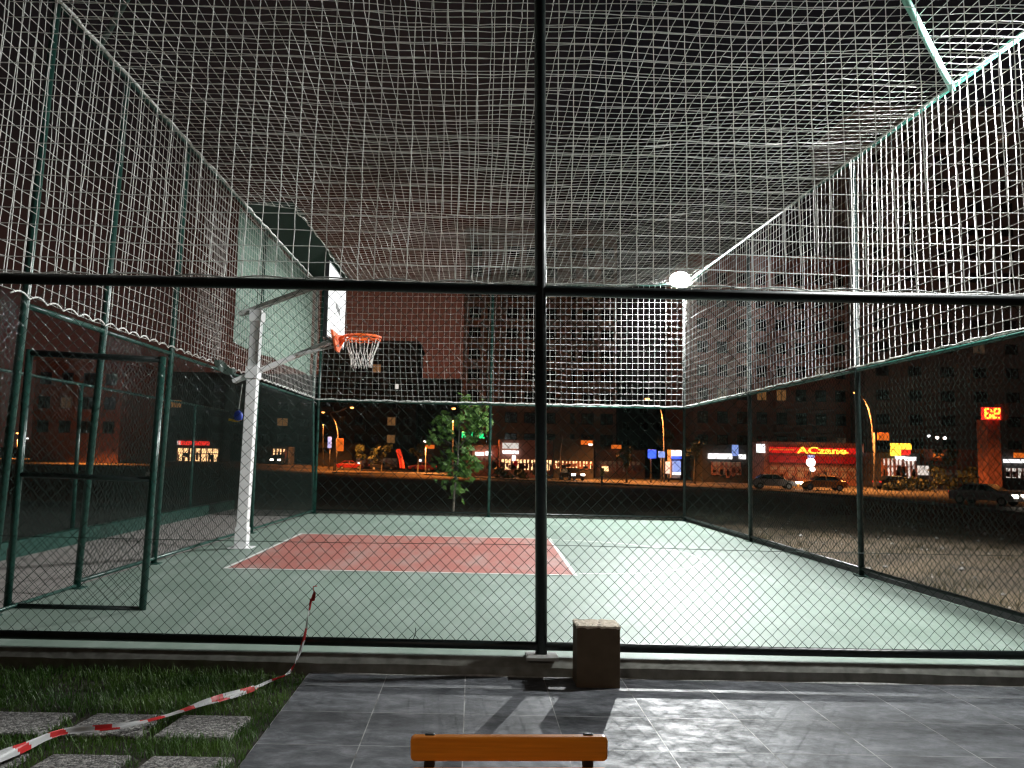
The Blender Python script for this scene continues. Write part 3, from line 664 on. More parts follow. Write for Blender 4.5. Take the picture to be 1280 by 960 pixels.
# ------------------------------------------------------------------ sapling beyond the back fence
tb = G(566, 643, -.12); TY = 20.75
tb = Vector((at(566, 640, TY).x, TY, -.14))
tr = thing('young_tree', 'slim young tree with broad green leaves behind the far fence', 'tree', tb)
tpts = [tb, at(568, 615, TY), at(571, 590, TY), at(573, 560, TY), at(575, 530, TY), at(580, 500, TY)]
b = MB(); b.tube(catmull(tpts, 5), np.linspace(.038, .01, 26), 8); part(b, 'trunk', M['bark'], tr, smooth=True)
b = MB(); cl = [(582, 502, 10), (600, 512, 9), (598, 530, 13), (556, 522, 10), (548, 533, 10), (560, 540, 12), (590, 520, 12), (604, 524, 9), (576, 525, 12), (588, 548, 10), (545, 548, 8), (560, 572, 12), (552, 582, 10), (583, 566, 11), (590, 580, 12), (574, 585, 10), (580, 592, 8), (566, 605, 8), (573, 614, 6), (593, 540, 10)]
for (px, py, n_) in cl:
    bl = MB()
    c = at(px, py, TY + random.uniform(-.3, .3)); j = min(range(len(tpts)), key=lambda i: abs(tpts[i].z-(c.z-.15))); s0 = tpts[j]
    bl.tube([s0, s0.lerp(c, .5)+Vector((0, 0, .05)), c], [.012, .008, .004], 5); part(bl, 'branch', M['bark'], tr, smooth=True)
    for _ in range(int(n_*2.4)):
        p = c + Vector((random.gauss(0, .12), random.gauss(0, .13), random.gauss(0, .11))); sz = random.uniform(.075, .16)
        nrm = Vector((random.gauss(.35, .5), random.gauss(-.35, .5), random.gauss(.55, .4))).normalized(); t1 = nrm.cross(Vector((random.gauss(0, 1), random.gauss(0, 1), .1))).normalized(); t2 = nrm.cross(t1)
        pts = []
        for a, r in ((0, 1.1), (25, .55), (45, .95), (75, .5), (100, .85), (135, .45), (180, .35), (225, .45), (260, .85), (285, .5), (315, .95), (335, .55)):
            aa = math.radians(a); pts.append(p + (t1*math.cos(aa)+t2*math.sin(aa))*r*sz + nrm*(-.15*r*r*sz))
        b.add([p]+pts, [(0, 1+i, 1+(i+1) % 12) for i in range(12)])
part(b, 'crown', M['leaf'], tr)

# ------------------------------------------------------------------ neighbouring court fence at left
nf = thing('neighbour_fence', 'dim green chain-link fence beyond the path at the left', 'fence', (-6.75, 14, 0))
PN = lambda s, h: Vector((-6.75, s, h))
for s in (9.6, 13.75, 19.4): b = MB(); b.tube([PN(s, 0), PN(s, 2.6)], .034, 10); part(b, 'post', M['green'], nf, smooth=True)
for h, nm in ((2.58, 'top_rail'), (.1, 'bottom_rail')): b = MB(); b.tube([PN(7, h), PN(22, h)], .024, 8); part(b, nm, M['green'], nf, smooth=True)
part(chainlink(PN, (1, 0, 0), 7, 21.8, .1, 2.56, W=.11, r=.0025), 'chain_link', M['wire'], nf, smooth=True)

# ------------------------------------------------------------------ floodlights
def flood(label, pos, tgt, power, cone=158, soft=.05):
    pos = Vector(pos); d = (Vector(tgt)-pos).normalized()
    t = thing('floodlight', label, 'floodlight', pos, 0, 'floodlights on the cage corners')
    q = d.to_track_quat('-Z', 'Y'); 
    def lp(x, y, z): return pos + q @ Vector((x, y, z))
    def lbox(c, s, nm, m, bev=.0):
        b = MB(); v = [lp(c[0]+i*s[0]/2, c[1]+j*s[1]/2, c[2]+k*s[2]/2) for i in (-1, 1) for j in (-1, 1) for k in (-1, 1)]
        b.add(v, [(0, 1, 3, 2), (4, 6, 7, 5), (0, 4, 5, 1), (2, 3, 7, 6), (0, 2, 6, 4), (1, 5, 7, 3)]); return part(b, nm, m, t, bevel=bev)
    def disc(r0, r1, z0, z1, nm, m, n=28):
        b = MB(); v = [lp(r*math.cos(2*PI*i/n), r*math.sin(2*PI*i/n)*.82, z) for r, z in ((r0, z0), (r1, z1)) for i in range(n)]
        b.add(v, [(i, (i+1) % n, n+(i+1) % n, n+i) for i in range(n)]+[tuple(range(n-1, -1, -1)), tuple(range(n, 2*n))]); return part(b, nm, m, t)
    disc(.26, .15, .012, .14, 'housing', M['blackp']); 
    b = MB(); n_ = 28; rr = [(.245, .010), (.235, -.03), (.19, -.07), (.11, -.095), (.03, -.105)]
    v = [lp(r*math.cos(2*PI*i/n_), r*math.sin(2*PI*i/n_)*.86, z) for r, z in rr for i in range(n_)]
    b.add(v, [(k*n_+i, k*n_+(i+1) % n_, (k+1)*n_+(i+1) % n_, (k+1)*n_+i) for k in range(4) for i in range(n_)]+[tuple(range(n_-1, -1, -1)), tuple(range(4*n_, 5*n_))]); part(b, 'lamp_lens', M['gflood'], t, smooth=True)
    b = MB(); b.tube([lp(-.27, 0, .05), lp(-.27, 0, .2), lp(.27, 0, .2), lp(.27, 0, .05)], .015, 6); part(b, 'bracket', M['blackp'], t)
    ld = bpy.data.lights.new('flood_beam', 'SPOT'); ld.energy = power; ld.color = (.97, 1, .985); ld.spot_size = math.radians(cone); ld.spot_blend = .55; ld.shadow_soft_size = soft
    lo = bpy.data.objects.new('flood_beam', ld); COL.objects.link(lo); lo.location = pos + d*.15; lo.rotation_euler = q.to_euler()
    return t
fpos = at(850, 350, YB-.16)
flood('blazing white floodlight at the far right top corner of the cage', fpos, (1.6, 10.6, 0), 6800)
flood('white floodlight just outside the near right corner of the cage roof', (XR+.42, YF+.95, HR+.10), (-.9, 12.8, 0), 4300, 146, .22)

# ------------------------------------------------------------------ street beyond
RZ = -1.2
def road_strip(near, far, z, name, m):
    b = MB(); N = [Vector((p.x, p.y, z)) for p in near]; Fr = [Vector((p.x, p.y, z)) for p in far]; n = len(N)
    b.add(N+Fr, [(i, i+1, n+i+1, n+i) for i in range(n-1)]); return struct(b.build(name, m))
nearp = [G(x, y, RZ+.05) for x, y in ((415, 591), (530, 593), (690, 603), (800, 607), (900, 611.5), (1000, 617), (1080, 622), (1180, 631), (1280, 643), (1420, 662))]
dv = Vector((30, 46, 0))
road_strip(nearp, [p+Vector((24, 30, 0)) for p in nearp], RZ+.05, 'road', M['asphalt'])
p2 = [p+Vector((24, 30, 0)) for p in nearp]
road_strip(p2, [p+Vector((60, 90, 0)) for p in p2], RZ+.16, 'street_pavement', M['pave'])
b = MB()
for i in range(len(nearp)-1):
    a, c = nearp[i], nearp[i+1]; w = Vector((.25, .4, 0)); hh = .16
    b.prism([(a.x, a.y, RZ-.1), (c.x, c.y, RZ-.1), (c.x+w.x, c.y+w.y, RZ-.1), (a.x+w.x, a.y+w.y, RZ-.1)], (0, 0, .1+hh))
struct(b.build('road_kerb', M['pave']))

pt_lights = []
def plight(p, e, col=(1, .33, .07), r=.25):
    ld = bpy.data.lights.new('street_light', 'SPOT'); ld.energy = e*1.3; ld.color = col; ld.shadow_soft_size = r; ld.spot_size = math.radians(136); ld.spot_blend = .7
    o = bpy.data.objects.new('street_light', ld); COL.objects.link(o); o.location = p
def base_on(px, py): return G(px, py, RZ)

# curved sodium street lamps
def street_lamp(pts, head, Y, label, energy, m=M['gsod'], r=.11):
    P = [at(x, y, Y) for x, y in pts]; P[0].z = RZ
    t = thing('street_lamp', label, 'street lamp', P[0], 0, 'street lamps along the road')
    b = MB(); pp = catmull(P, 4); b.tube(pp, np.linspace(r, r*.6, len(pp)), 8); part(b, 'pole', M['pave'], t, smooth=True)
    h = at(head[0], head[1], Y)
    b = MB(); b.lathe([(.06, .16), (.22, .1), (.3, 0)], h, 10); part(b, 'lamp_head', M['steel'], t, smooth=True)
    b = MB(); b.lathe([(.27, 0), (.26, -.1), (.12, -.2)], h-Vector((0, 0, .003)), 10); part(b, 'lamp_bulb', m, t, smooth=True)
    if energy: plight(h-Vector((0, .5, .6)), energy)
    return t
street_lamp([(417, 588), (421, 565), (422, 545), (419, 528), (413, 517), (424, 514), (433, 510)], (440, 509), 120, 'tall curved street lamp with an orange panel at the far left road end', 16000)
street_lamp([(1093, 616), (1093, 580), (1091, 545), (1088, 520), (1082, 503), (1076, 495)], (1070, 490), 84, 'tall curved orange lit street lamp right of the red shop sign', 16000)
street_lamp([(830, 600), (830, 560), (829, 530), (826, 512), (820, 501)], (809, 498), 95, 'slim street lamp with a glowing head just under the back net', 16000)
street_lamp([(566, 592), (566, 555), (566, 525)], (567, 510), 105, 'street lamp with a reddish head behind the young tree', 14000)
street_lamp([(1330, 634), (1332, 560), (1333, 480)], (1318, 470), 70, 'street lamp beyond the right edge near the pylon sign', 6000)
street_lamp([(700, 600), (700, 570), (703, 545)], (738, 555), 98, 'low street lamp in front of the ochre shop awning', 1800, M['gwl'])
street_lamp([(404, 586), (404, 560), (404, 530)], (404, 515), 140, 'distant reddish street lamp left of the curved lamp', 9000)
street_lamp([(532, 590), (532, 575), (532, 560)], (532, 551), 118, 'low warm street lamp left of the young tree', 6000, M['gwl'])
street_lamp([(118, 577), (118, 560), (118, 540)], (120, 525), 103, 'street lamp beyond the second left post', 9000)
street_lamp([(22, 572), (22, 560), (22, 550)], (22, 541), 130, 'street lamp seen through the gate bars at far left', 6000)

# buildings
def bldg(label, px0, px1, ytop, Y, m, fl=3.3, cols=6, depth=16, lit=(), balc=False, wmat='glass', cat='apartment building', win=(.5, .48), bands=()):
    a, c = at(px0, 560, Y), at(px1, 560, Y); z1 = at((px0+px1)/2, ytop, Y).z; z0 = RZ-.6; x0, x1 = a.x, c.x
    t = thing('apartment_block', label, cat, ((x0+x1)/2, Y, z0), 0, 'buildings along the road')
    b = MB(); b.box(((x0+x1)/2, Y+depth/2, (z0+z1)/2), (x1-x0, depth, z1-z0)); part(b, 'wall', M[m], t)
    b = MB(); b.box(((x0+x1)/2, Y+depth/2, z1+.35), (x1-x0+.6, depth+.6, .7)); part(b, 'roof', M[m], t)
    nf_ = max(1, int((z1-z0-4.5)/fl)); cw = (x1-x0)/cols; cnt = 0; protos = {}
    while nf_*cols > 96: cols -= 1; cw = (x1-x0)/cols
    for f in range(nf_):
        for k in range(cols):
            key = 'lit' if (f, k) in lit else ('dim' if random.random() < .03 else 'dark')
            mm = {'lit': M['gwin'], 'dim': M['gwind'], 'dark': M[wmat]}[key]
            loc = Vector((x0+cw*(k+.5), Y, z0+4.6+fl*f+fl*.45))
            if key not in protos:
                b = MB(); b.box((0, -.003, 0), (cw*win[0], .06, fl*win[1])); o = b.build('window', mm, t); protos[key] = o
                fr = MB(); w_, h_ = cw*win[0], fl*win[1]
                for sx in (-1, 0, 1): fr.box((sx*w_/2, -.05, 0), (.08, .05, h_+.1))
                for sz in (-1, 1): fr.box((0, -.052, sz*h_/2), (w_+.1, .05, .09))
                fo = fr.build('window_frame', M['pave' if key != 'dark' else 'darkf'], o)
            else: o = dup(protos[key], t)
            o.location = loc - Vector(t.location)
    if balc:
        bw_ = cw*.9; pro = None; cnt = 0
        for f in range(nf_):
            for k in range(0, cols, 2):
                if cnt >= 60: break
                if pro is None:
                    b = MB(); b.box((0, -.7, 0), (bw_, 1.4, .16)); b.box((0, -1.36, .5), (bw_, .08, .9)); b.box((-bw_/2+.04, -.7, .5), (.08, 1.3, .9)); b.box((bw_/2-.04, -.7, .5), (.08, 1.3, .9)); o = pro = b.build('balcony', M[m], t)
                else: o = dup(pro, t)
                o.location = Vector((x0+cw*(k+.5), Y-.004, z0+4.6+fl*f-.4)) - Vector(t.location); cnt += 1
    for (bx0, bx1) in bands:
        u0, u1 = at(bx0, 560, Y).x, at(bx1, 560, Y).x; b = MB(); b.box(((u0+u1)/2, Y-.25, (z0+z1)/2), (u1-u0, .5, z1-z0-.2)); part(b, 'pilaster', M[m], t)
    return t
bldg('dark red brick block seen through the open gate', 38, 148, 452, 110, 'brickred', cols=4, lit=())
bldg('long dark block behind the hoop post and left fence', 150, 392, 470, 165, 'darkf', cols=9, lit=((1, 7), (2, 2)))
bldg('black stepped block under the basketball rim', 396, 519, 430, 150, 'darkf', cols=6, lit=((1, 4), (0, 4), (4, 3)), balc=True)
bldg('low dark block between the rim and the young tree', 519, 578, 478, 155, 'darkf', cols=4, balc=True)
bldg('tall brown tower with pale pilasters behind the centre post', 578, 770, 292, 125, 'brown', cols=8, balc=False, win=(.62, .5), bands=((576, 583), (609, 622), (700, 712)))
bldg('dark block between the brown tower and the lamp corner', 772, 858, 470, 150, 'darkf', cols=4)
bldg('reddish brown apartment block with balconies beyond the right fence', 866, 1064, 326, 112, 'brickred', cols=8, balc=True, lit=((2, 3), (2, 4)), wmat='glass')
bldg('tall grey apartment block with paired windows at the far right', 1084, 1330, 140, 108, 'greyf', cols=7, win=(.38, .4))

# shops: each a low unit with its shopfront
def shop(label, px0, px1, ytop, Y, m='darkf', front='gwarm', fr=None, signs=(), bars=5):
    a, c = at(px0, 570, Y), at(px1, 570, Y); z1 = at((px0+px1)/2, ytop, Y).z; z0 = RZ-.3; d = 5
    t = thing('shop', label, 'shop', ((a.x+c.x)/2, Y, z0), 0, 'lit shops along the road')
    b = MB(); b.box(((a.x+c.x)/2, Y+d/2, (z0+z1)/2), (c.x-a.x, d, z1-z0)); part(b, 'wall', M[m], t)
    if fr:
        p, q = at(fr[0], fr[1], Y), at(fr[2], fr[3], Y); w = q.x-p.x; h = p.z-q.z
        b = MB(); b.box(((p.x+q.x)/2, Y-.03, (p.z+q.z)/2), (w, .05, h)); f_ = part(b, 'shopfront', M[front], t)
        b = MB()
        for k in range(bars+1): x = p.x+w*k/bars; b.box((x, Y-.09, (p.z+q.z)/2), (.14*random.uniform(.7, 2.5), .06, h))
        for k in range(bars*2): b.box((p.x+w*random.random(), Y-.13, q.z+h*random.uniform(.1, .5)), (random.uniform(.2, .5), .06, h*random.uniform(.25, .7)))
        b.box(((p.x+q.x)/2, Y-.10, q.z+h*.62), (w, .05, .12)); part(b, 'mullions', M['brickred'], t)
    for (x0, y0, x1, y1, mm) in signs:
        p, q = at(x0, y0, Y), at(x1, y1, Y); b = MB(); b.box(((p.x+q.x)/2, Y-.25, (p.z+q.z)/2), (q.x-p.x, .3, p.z-q.z)); part(b, 'sign_panel', M[mm], t)
    return t
shop('warm lit shop with a red sign band left of the hoop post', 205, 276, 549, 135, front='gwarm', fr=(222, 560, 273, 577), signs=((224, 551, 262, 557, 'gred'), (222.5, 551, 227, 556, 'gpale')), bars=7)
shop('small warm lit shop just right of the hoop post', 314, 360, 558, 140, front='gwarm', fr=(341, 561, 357, 573), bars=4)
shop('brick fronted shop with a white sign behind the young tree', 583, 622, 556, 104, 'brickred', front='gwind', fr=(600, 572, 620, 588), signs=((594, 565, 605, 569.5, 'gwp'), (607, 564, 614, 569.5, 'gwp')), bars=4)
shop('shop with white window and warm front left of the centre post', 624, 692, 550, 103, 'brickred', front='gwarm', fr=(626, 574, 690, 588), signs=((628, 553.5, 648, 561, 'gpale'), (628, 563, 648, 567.5, 'gwp'), (640, 569, 644, 576, 'gwp'), (642, 576, 647, 582, 'gredd')), bars=14)
shop('ochre shop with a row of warm windows right of the centre post', 692, 742, 549, 102, 'darkf', front='gwarm', fr=(693, 576, 740, 586), signs=((726, 550.5, 740, 556, 'gora'),), bars=11)
shop('shop with a long white lit sign beside the right corner post', 878, 938, 556, 100, 'darkf', front='gwind', fr=(890, 577, 925, 594), signs=((884.5, 566.5, 914, 574, 'gwp'), (923, 568, 931, 574, 'gwp'), (914.5, 556, 922, 570, 'glb')), bars=6)
sr = shop('pharmacy with a long red lit sign band and red awning', 955, 1080, 553, 96, 'brickred', front='gwind', fr=(962, 583, 1070, 598), signs=((961, 558.5, 1074, 568, 'gredb'), (961, 569, 1070, 580, 'gredd'), (945, 555, 955, 566, 'gwp'), (1070, 561, 1074, 566, 'gwl')), bars=10)
b = MB(); p, q = at(962, 561.3, 95.5), at(993, 562.5, 95.5); b.box(((p+q)/2), (q.x-p.x, .1, .16)); part(b, 'neon_strip', M['gora'], sr)
shop('brightly lit white shop under a yellow and red sign', 1098, 1150, 566, 92, 'darkf', front='gpale', fr=(1102, 573, 1144, 600), signs=((1112, 554, 1137, 562, 'gyel'), (1112, 562, 1124, 570, 'gyel'), (1125, 562.5, 1136, 569, 'gred'), (1118, 570, 1129, 574, 'gwp'), (1131, 571, 1143, 576, 'gwp'), (1146, 582, 1159, 594, 'gpale')), bars=8)
shop('white lit shop with a red and yellow sign at the right edge', 1252, 1330, 562, 90, 'darkf', front='gpale', fr=(1256, 585, 1300, 598), signs=((1253, 574, 1310, 579.5, 'gwp'), (1266, 566, 1310, 573, 'gora')), bars=6)
shop('dim low shop row behind the dark hedge', 1155, 1240, 562, 94, 'brickred', front='gwind', fr=(1160, 590, 1200, 600), signs=((1166, 567, 1177, 572, 'gora'),), bars=5)

shop('low shop row with many small coloured lights behind the second gate post', 112, 204, 553, 137, front='gwarm', fr=(160, 561, 186, 575), signs=((121, 556, 126, 559, 'gpale'), (131, 557, 135, 560, 'gwarm'), (146, 554, 149, 557, 'gwarm'), (150, 555.5, 152.5, 558, 'ggreen'), (158, 555.5, 161, 558, 'ggreen'), (173, 547, 180, 555, 'gpale'), (182, 556, 186, 560, 'ggreen'), (199, 547, 204, 555, 'gora'), (199, 568, 204, 575, 'gora')), bars=6)
shop('low shop front glowing red orange low down behind the gate bars', 28, 104, 553, 138, front='gora', fr=(46, 566, 77, 571.5), signs=((43, 551, 48, 560, 'gwarm'), (34, 547, 36, 549, 'gwp')), bars=6)
shop('dim kiosk row with tiny lamps under the black stepped block', 440, 500, 562, 139, front='gwind', fr=(446, 572, 496, 584), signs=((447, 578, 450, 581, 'gwp'), (477, 577, 480, 580, 'gwp'), (473, 580, 475, 583, 'gwarm')), bars=8)
shop('small awning shop with an orange front left of the young tree', 526, 560, 552, 132, front='gwarm', fr=(532, 568, 538, 577), signs=((531, 556, 543, 561, 'gora'), (524, 574, 527, 577, 'gwp')), bars=3)
shop('small dim arcade between the ochre shop and the blue sign', 744, 806, 562, 112, 'brown', front='gwind', fr=(748, 576, 800, 590), signs=((764, 556, 776, 561, 'gora'), (752, 583, 760, 589, 'gwarm')), bars=9)

def text(body, p, h, m, name, parent=None, ext=.05):
    cu = bpy.data.curves.new(name, 'FONT'); cu.body = body; cu.size = h*1.4; cu.extrude = ext; cu.align_x = 'LEFT'; cu.offset = h*.03
    cu.materials.append(m); o = bpy.data.objects.new(name, cu); COL.objects.link(o); o.rotation_euler = (PI/2, 0, 0); o.location = p
    bpy.context.view_layer.update(); dg = bpy.context.evaluated_depsgraph_get()
    me = bpy.data.meshes.new_from_object(o.evaluated_get(dg)); n_ = bpy.data.objects.new(name, me); COL.objects.link(n_)
    n_.rotation_euler = o.rotation_euler; n_.location = o.location; bpy.data.objects.remove(o); o = n_
    if not me.materials: me.materials.append(m)
    o.name = name
    if parent: rel(o, parent)
    return o
p = at(997, 566.3, 95.4); o = text('ACzane', p, .66, M['gyel'], 'sign_letters', sr)
o.scale = (1.98, 1.15, 1)
b = MB(); pq = at(1053, 566, 95.4); b.box(pq, (1.4, .08, .12)); part(b, 'neon_strip', M['gyel'], sr)

# signs and small street furniture
def sign(label, px0, py0, px1, py1, Y, m, post_px=None, cat='sign', thick=.25, strokes=None, name='lit_sign', base=None):
    p, q = at(px0, py0, Y), at(px1, py1, Y); cx_, cz_ = (p.x+q.x)/2, (p.z+q.z)/2
    t = thing(name, label, cat, (cx_, Y, RZ))
    b = MB(); b.box((cx_, Y, cz_), (q.x-p.x, thick, p.z-q.z)); pn = part(b, 'panel', m, t, bevel=.03)
    x = at(post_px, py1, Y).x if post_px else cx_
    b = MB(); b.tube([(x, Y+.2, RZ-.2), (x, Y+.2, q.z if not post_px else p.z)], .09, 8); part(b, 'post', M['pave'], t, smooth=True)
    if strokes:
        b = MB()
        for (a0, b0, a1, b1) in strokes:
            u0, v0, u1, v1 = p.x+(q.x-p.x)*a0, p.z+(q.z-p.z)*b0, p.x+(q.x-p.x)*a1, p.z+(q.z-p.z)*b1
            b.tube([(u0, Y-thick/2-.05, v0), (u1, Y-thick/2-.05, v1)], .07, 5)
        part(b, 'letters', strokes_m, t)
    return t
strokes_m = M['gyel']
sign('orange square panel on the curved lamp at the left road end', 421, 548, 429, 564, 119.5, M['gora'], 420)
sign('white and blue slim panel beside the orange square panel', 410, 546, 414, 560, 121, M['glb'], 412)
sign('orange rectangular sign right of the tall curved lamp', 1097, 541, 1111, 550.5, 83.6, M['gora'], 1094)
sign('blue lit sign on a post left of the blue kiosk', 810, 562, 820, 573, 93, M['gblue'], 814)
sign('small blue and white round sign beside the kiosk', 823, 564, 831, 572, 94, M['glb'], 827)
sign('white information board next to the blue kiosk', 832, 577, 840, 592, 96, M['gpale'])
sign('small yellow sign box at the kerb right of the centre post', 750.5, 585, 755, 595, 78, M['yellow'])
t = thing('kiosk', 'blue lit kiosk with a pale blue sign near the right corner post', 'kiosk', at(845, 590, 95))
for x0, y0, x1, y1, mm, nm in ((839.5, 563, 851.5, 570, 'gwp', 'sign_panel'), (839.5, 570.3, 851.5, 573.5, 'gblue', 'sign_band'), (841, 576, 850.5, 590, 'glb', 'front_panel'), (841, 590.3, 850.5, 593.5, 'gwp', 'base_light')):
    p, q = at(x0, y0, 95), at(x1, y1, 95); b = MB(); b.box(((p.x+q.x)/2, 95, (p.z+q.z)/2), (q.x-p.x, .4, p.z-q.z)); part(b, nm, M[mm], t)
p, q = at(840, 562, 95), at(851, 598, 95); b = MB(); b.box(((p.x+q.x)/2, 96.3, (p.z+q.z)/2), (q.x-p.x, 2, p.z-q.z)); part(b, 'cabin', M['greyf'], t)
# round clock-like lamp sign in front of the pharmacy
t = thing('round_sign', 'round white lit sign hanging before the red awning', 'sign', at(1014, 590, 92))
for (px, py, r, mm) in ((1014, 578, .48, 'gwl'), (1016, 586.5, .3, 'gwp')):
    c = at(px, py, 92); b = MB(); b.tube([(c.x, 92, c.z), (c.x, 92.25, c.z)], r, 20); part(b, 'disc', M[mm], t)
c = at(1014, 570.5, 92); b = MB(); b.box(c, (.75, .2, .3)); part(b, 'top_bar', M['glb'], t)
b = MB(); b.tube([(c.x, 92.35, RZ-.2), (c.x, 92.35, c.z)], .07, 8); part(b, 'post', M['darkf'], t)
# pylon sign
PY = 80
p, q = at(1233, 524, PY), at(1253, 606, PY)
t = thing('pylon_sign', 'tall reddish pylon with an orange lit display on top', 'sign', (p.x, PY, RZ))
b = MB(); b.box(((p.x+q.x)/2, PY+.8, (p.z+RZ)/2-.3), (q.x-p.x, 1.6, p.z-RZ+.6)); part(b, 'pillar', mat('pylon cladding', (.34, .13, .11), .7, var=.35, scale=1.5), t)
p, q = at(1227.5, 509, PY-.3), at(1250, 525, PY-.3); b = MB(); b.box(((p.x+q.x)/2, PY-.3, (p.z+q.z)/2), (q.x-p.x, .4, p.z-q.z)); part(b, 'display', M['gred'], t)
W_, H_ = q.x-p.x, p.z-q.z; b = MB()
for (a0, b0, a1, b1) in ((.1, .15, .1, .85), (.1, .15, .3, .12), (.1, .5, .28, .5), (.1, .85, .3, .88), (.36, .55, .36, .9), (.36, .72, .55, .72), (.55, .55, .55, .9), (.62, .12, .62, .5), (.62, .12, .9, .12), (.9, .12, .9, .5), (.62, .5, .9, .5), (.62, .85, .9, .8), (.45, .15, .45, .4)):
    b.box((p.x+W_*(a0+a1)/2, PY-.53, p.z-H_*(b0+b1)/2), (max(.16, W_*abs(a1-a0)), .06, max(.16, H_*abs(b1-b0))))
part(b, 'display_letters', M['gyel'], t)
p, q = at(1250.5, 505, PY+.2), at(1259, 526, PY+.2); b = MB(); b.box(((p.x+q.x)/2, PY+.5, (p.z+q.z)/2), (q.x-p.x, 1.2, p.z-q.z)); part(b, 'side_box', M['brown'], t)
# green neon lettering above the shop behind the sapling
t = thing('neon_sign', 'green neon letters above the shop behind the young tree', 'sign', at(592, 560, 103))
b = MB(); p, q = at(578, 540.5, 103), at(607, 547.5, 103); W_, H_ = q.x-p.x, p.z-q.z
for k, segs in enumerate([((0, 0, 0, 1), (0, 0, 1, 0), (0, .5, 1, .5)), ((0, 0, 0, 1), (1, 0, 1, 1), (0, .5, 1, .5)), ((0, 0, 0, 1), (0, 0, 1, 0)), ((0, 0, 1, 0), (.5, 0, .5, 1)), (), ((0, 0, 0, 1), (0, 0, 1, .2), (0, .5, 1, .3)), ((0, 0, 1, 0), (0, 1, 1, 1), (0, 0, 0, 1), (1, 0, 1, 1)), ((0, 0, 0, 1), (0, 1, 1, 1))]):
    for (a0, b0, a1, b1) in segs:
        x_ = p.x+W_*k/8; w_ = W_/8*.68
        b.tube([(x_+w_*a0, 103, p.z-H_*b0), (x_+w_*a1, 103, p.z-H_*b1)], .09, 5)
part(b, 'neon_tubes', M['ggreen'], t)
b = MB(); b.box(((p.x+q.x)/2, 103.25, (p.z+q.z)/2), (W_, .1, .08)); b.tube([(p.x+W_*.4, 103.3, RZ), (p.x+W_*.4, 103.3, q.z)], .1, 6); part(b, 'sign_rail', M['darkf'], t)
# red inflatable column
t = thing('inflatable_column', 'glowing red upright inflatable column at the left roadside', 'inflatable', G(502, 587, RZ))
b = MB(); b.tube(catmull([at(503, 586, 118), at(502, 578, 118), at(500, 570, 118), at(498, 563.5, 118), at(497.5, 561.5, 118)], 4), [.36]*4+[.34]*4+[.34]*4+[.33]*4+[.15], 12); part(b, 'tube', glow('red inflatable', (1, .05, .015), .65), t, smooth=True)
b = MB(); b.box(at(503, 586.5, 118), (1, 1, .3)); part(b, 'base', M['blackp'], t)
# three white lamps on the dark block, small window lamps
for i, (px, py) in enumerate(((1161, 545), (1171.5, 547), (1181, 547.5))):
    p = at(px, py, 93); t = thing('wall_lamp', ['dim leftmost', 'bright middle', 'bright rightmost'][i] + ' of three small white lamps above the dark hedge', 'lamp', p, 0, 'small white lamps above the hedge')
    b = MB(); b.lathe([(.05, .16), (.16, .08), (.19, 0), (.14, -.12), (.03, -.18)], p, 10); part(b, 'globe', M['gwl'] if i else M['gwp'], t, smooth=True)
    b = MB(); b.tube([p, (p.x, p.y, p.z+.5), (p.x, p.y+2, p.z+.7)], .03, 5); b.tube([(p.x, p.y+2, p.z+.7), (p.x, p.y+2, RZ)], .05, 5); part(b, 'arm', M['darkf'], t)

# street trees and bushes
def ftree(label, px, pyb, pyt, Y, wpx, nleaf=260, name='street_tree', cat='tree', m='darkleaf', trunk=True, z0=RZ):
    base = at(px, pyb, Y); base.z = z0; topz = at(px, pyt, Y).z; w = wpx/1000*Y/2; hgt = topz-z0
    t = thing(name, label, cat, base)
    if trunk: b = MB(); b.tube([base, base+Vector((.1, 0, hgt*.45)), base+Vector((-.05, 0, hgt*.8))], [.14, .1, .04], 7); part(b, 'trunk', M['bark'], t)
    b = MB(); lobes = [(random.gauss(0, .4)*w, random.gauss(0, .4)*w, (random.uniform(.45, .9) if trunk else random.uniform(.2, .75))*hgt, random.uniform(.35, .6)*w) for _ in range(7)]
    for _ in range(nleaf):
        lx, ly, lz, lr = random.choice(lobes); d = Vector((random.gauss(0, 1), random.gauss(0, 1), random.gauss(0, .8))).normalized()*lr*random.uniform(.55, 1.1); p = base+Vector((lx, ly, lz))+d
        p.z = max(p.z, z0+.1); s = random.uniform(.16, .36)*(Y/95); nrm = (d.normalized()+Vector((random.gauss(0, .5), random.gauss(0, .5), random.gauss(0, .5)))).normalized(); t1 = nrm.orthogonal().normalized(); t2 = nrm.cross(t1)
        b.add([p-t1*s, p+t2*s*.6, p+t1*s, p-t2*s*.6], [(0, 1, 2, 3)])
    part(b, 'crown' if trunk else 'foliage', M[m], t)
    return t
ftree('small sodium lit tree right of the orange square panel', 450, 588, 556, 125, 16)
ftree('rounded dim tree left of the red inflatable column', 477, 588, 556, 124, 26)
ftree('orange lit tree behind the low warm lamp', 522, 590, 552, 122, 16)
ftree('small tree before the ochre shop awning', 783, 594, 555, 90, 22)
ftree('dark tree between the kiosk and the white shop sign', 868, 600, 545, 92, 26)
ftree('dark tree behind the right corner post', 836, 596, 535, 106, 24)
ftree('dim tree left of the warm lit shop beyond the gate post', 60, 574, 552, 128, 22)
ftree('dark tree behind the three white lamps', 1180, 604, 556, 91, 34)
for i, (px, w) in enumerate(((1120, 30), (1150, 30), (1182, 36), (1214, 34))):
    ftree(['dark low bush below the yellow sign', 'dark low bush below the pale panel', 'wide dark bush below the white lamps', 'dark bush left of the pylon'][i], px, 614, 596 if i < 2 else 578, 82, w, 220, 'roadside_bush', 'bush', trunk=False)
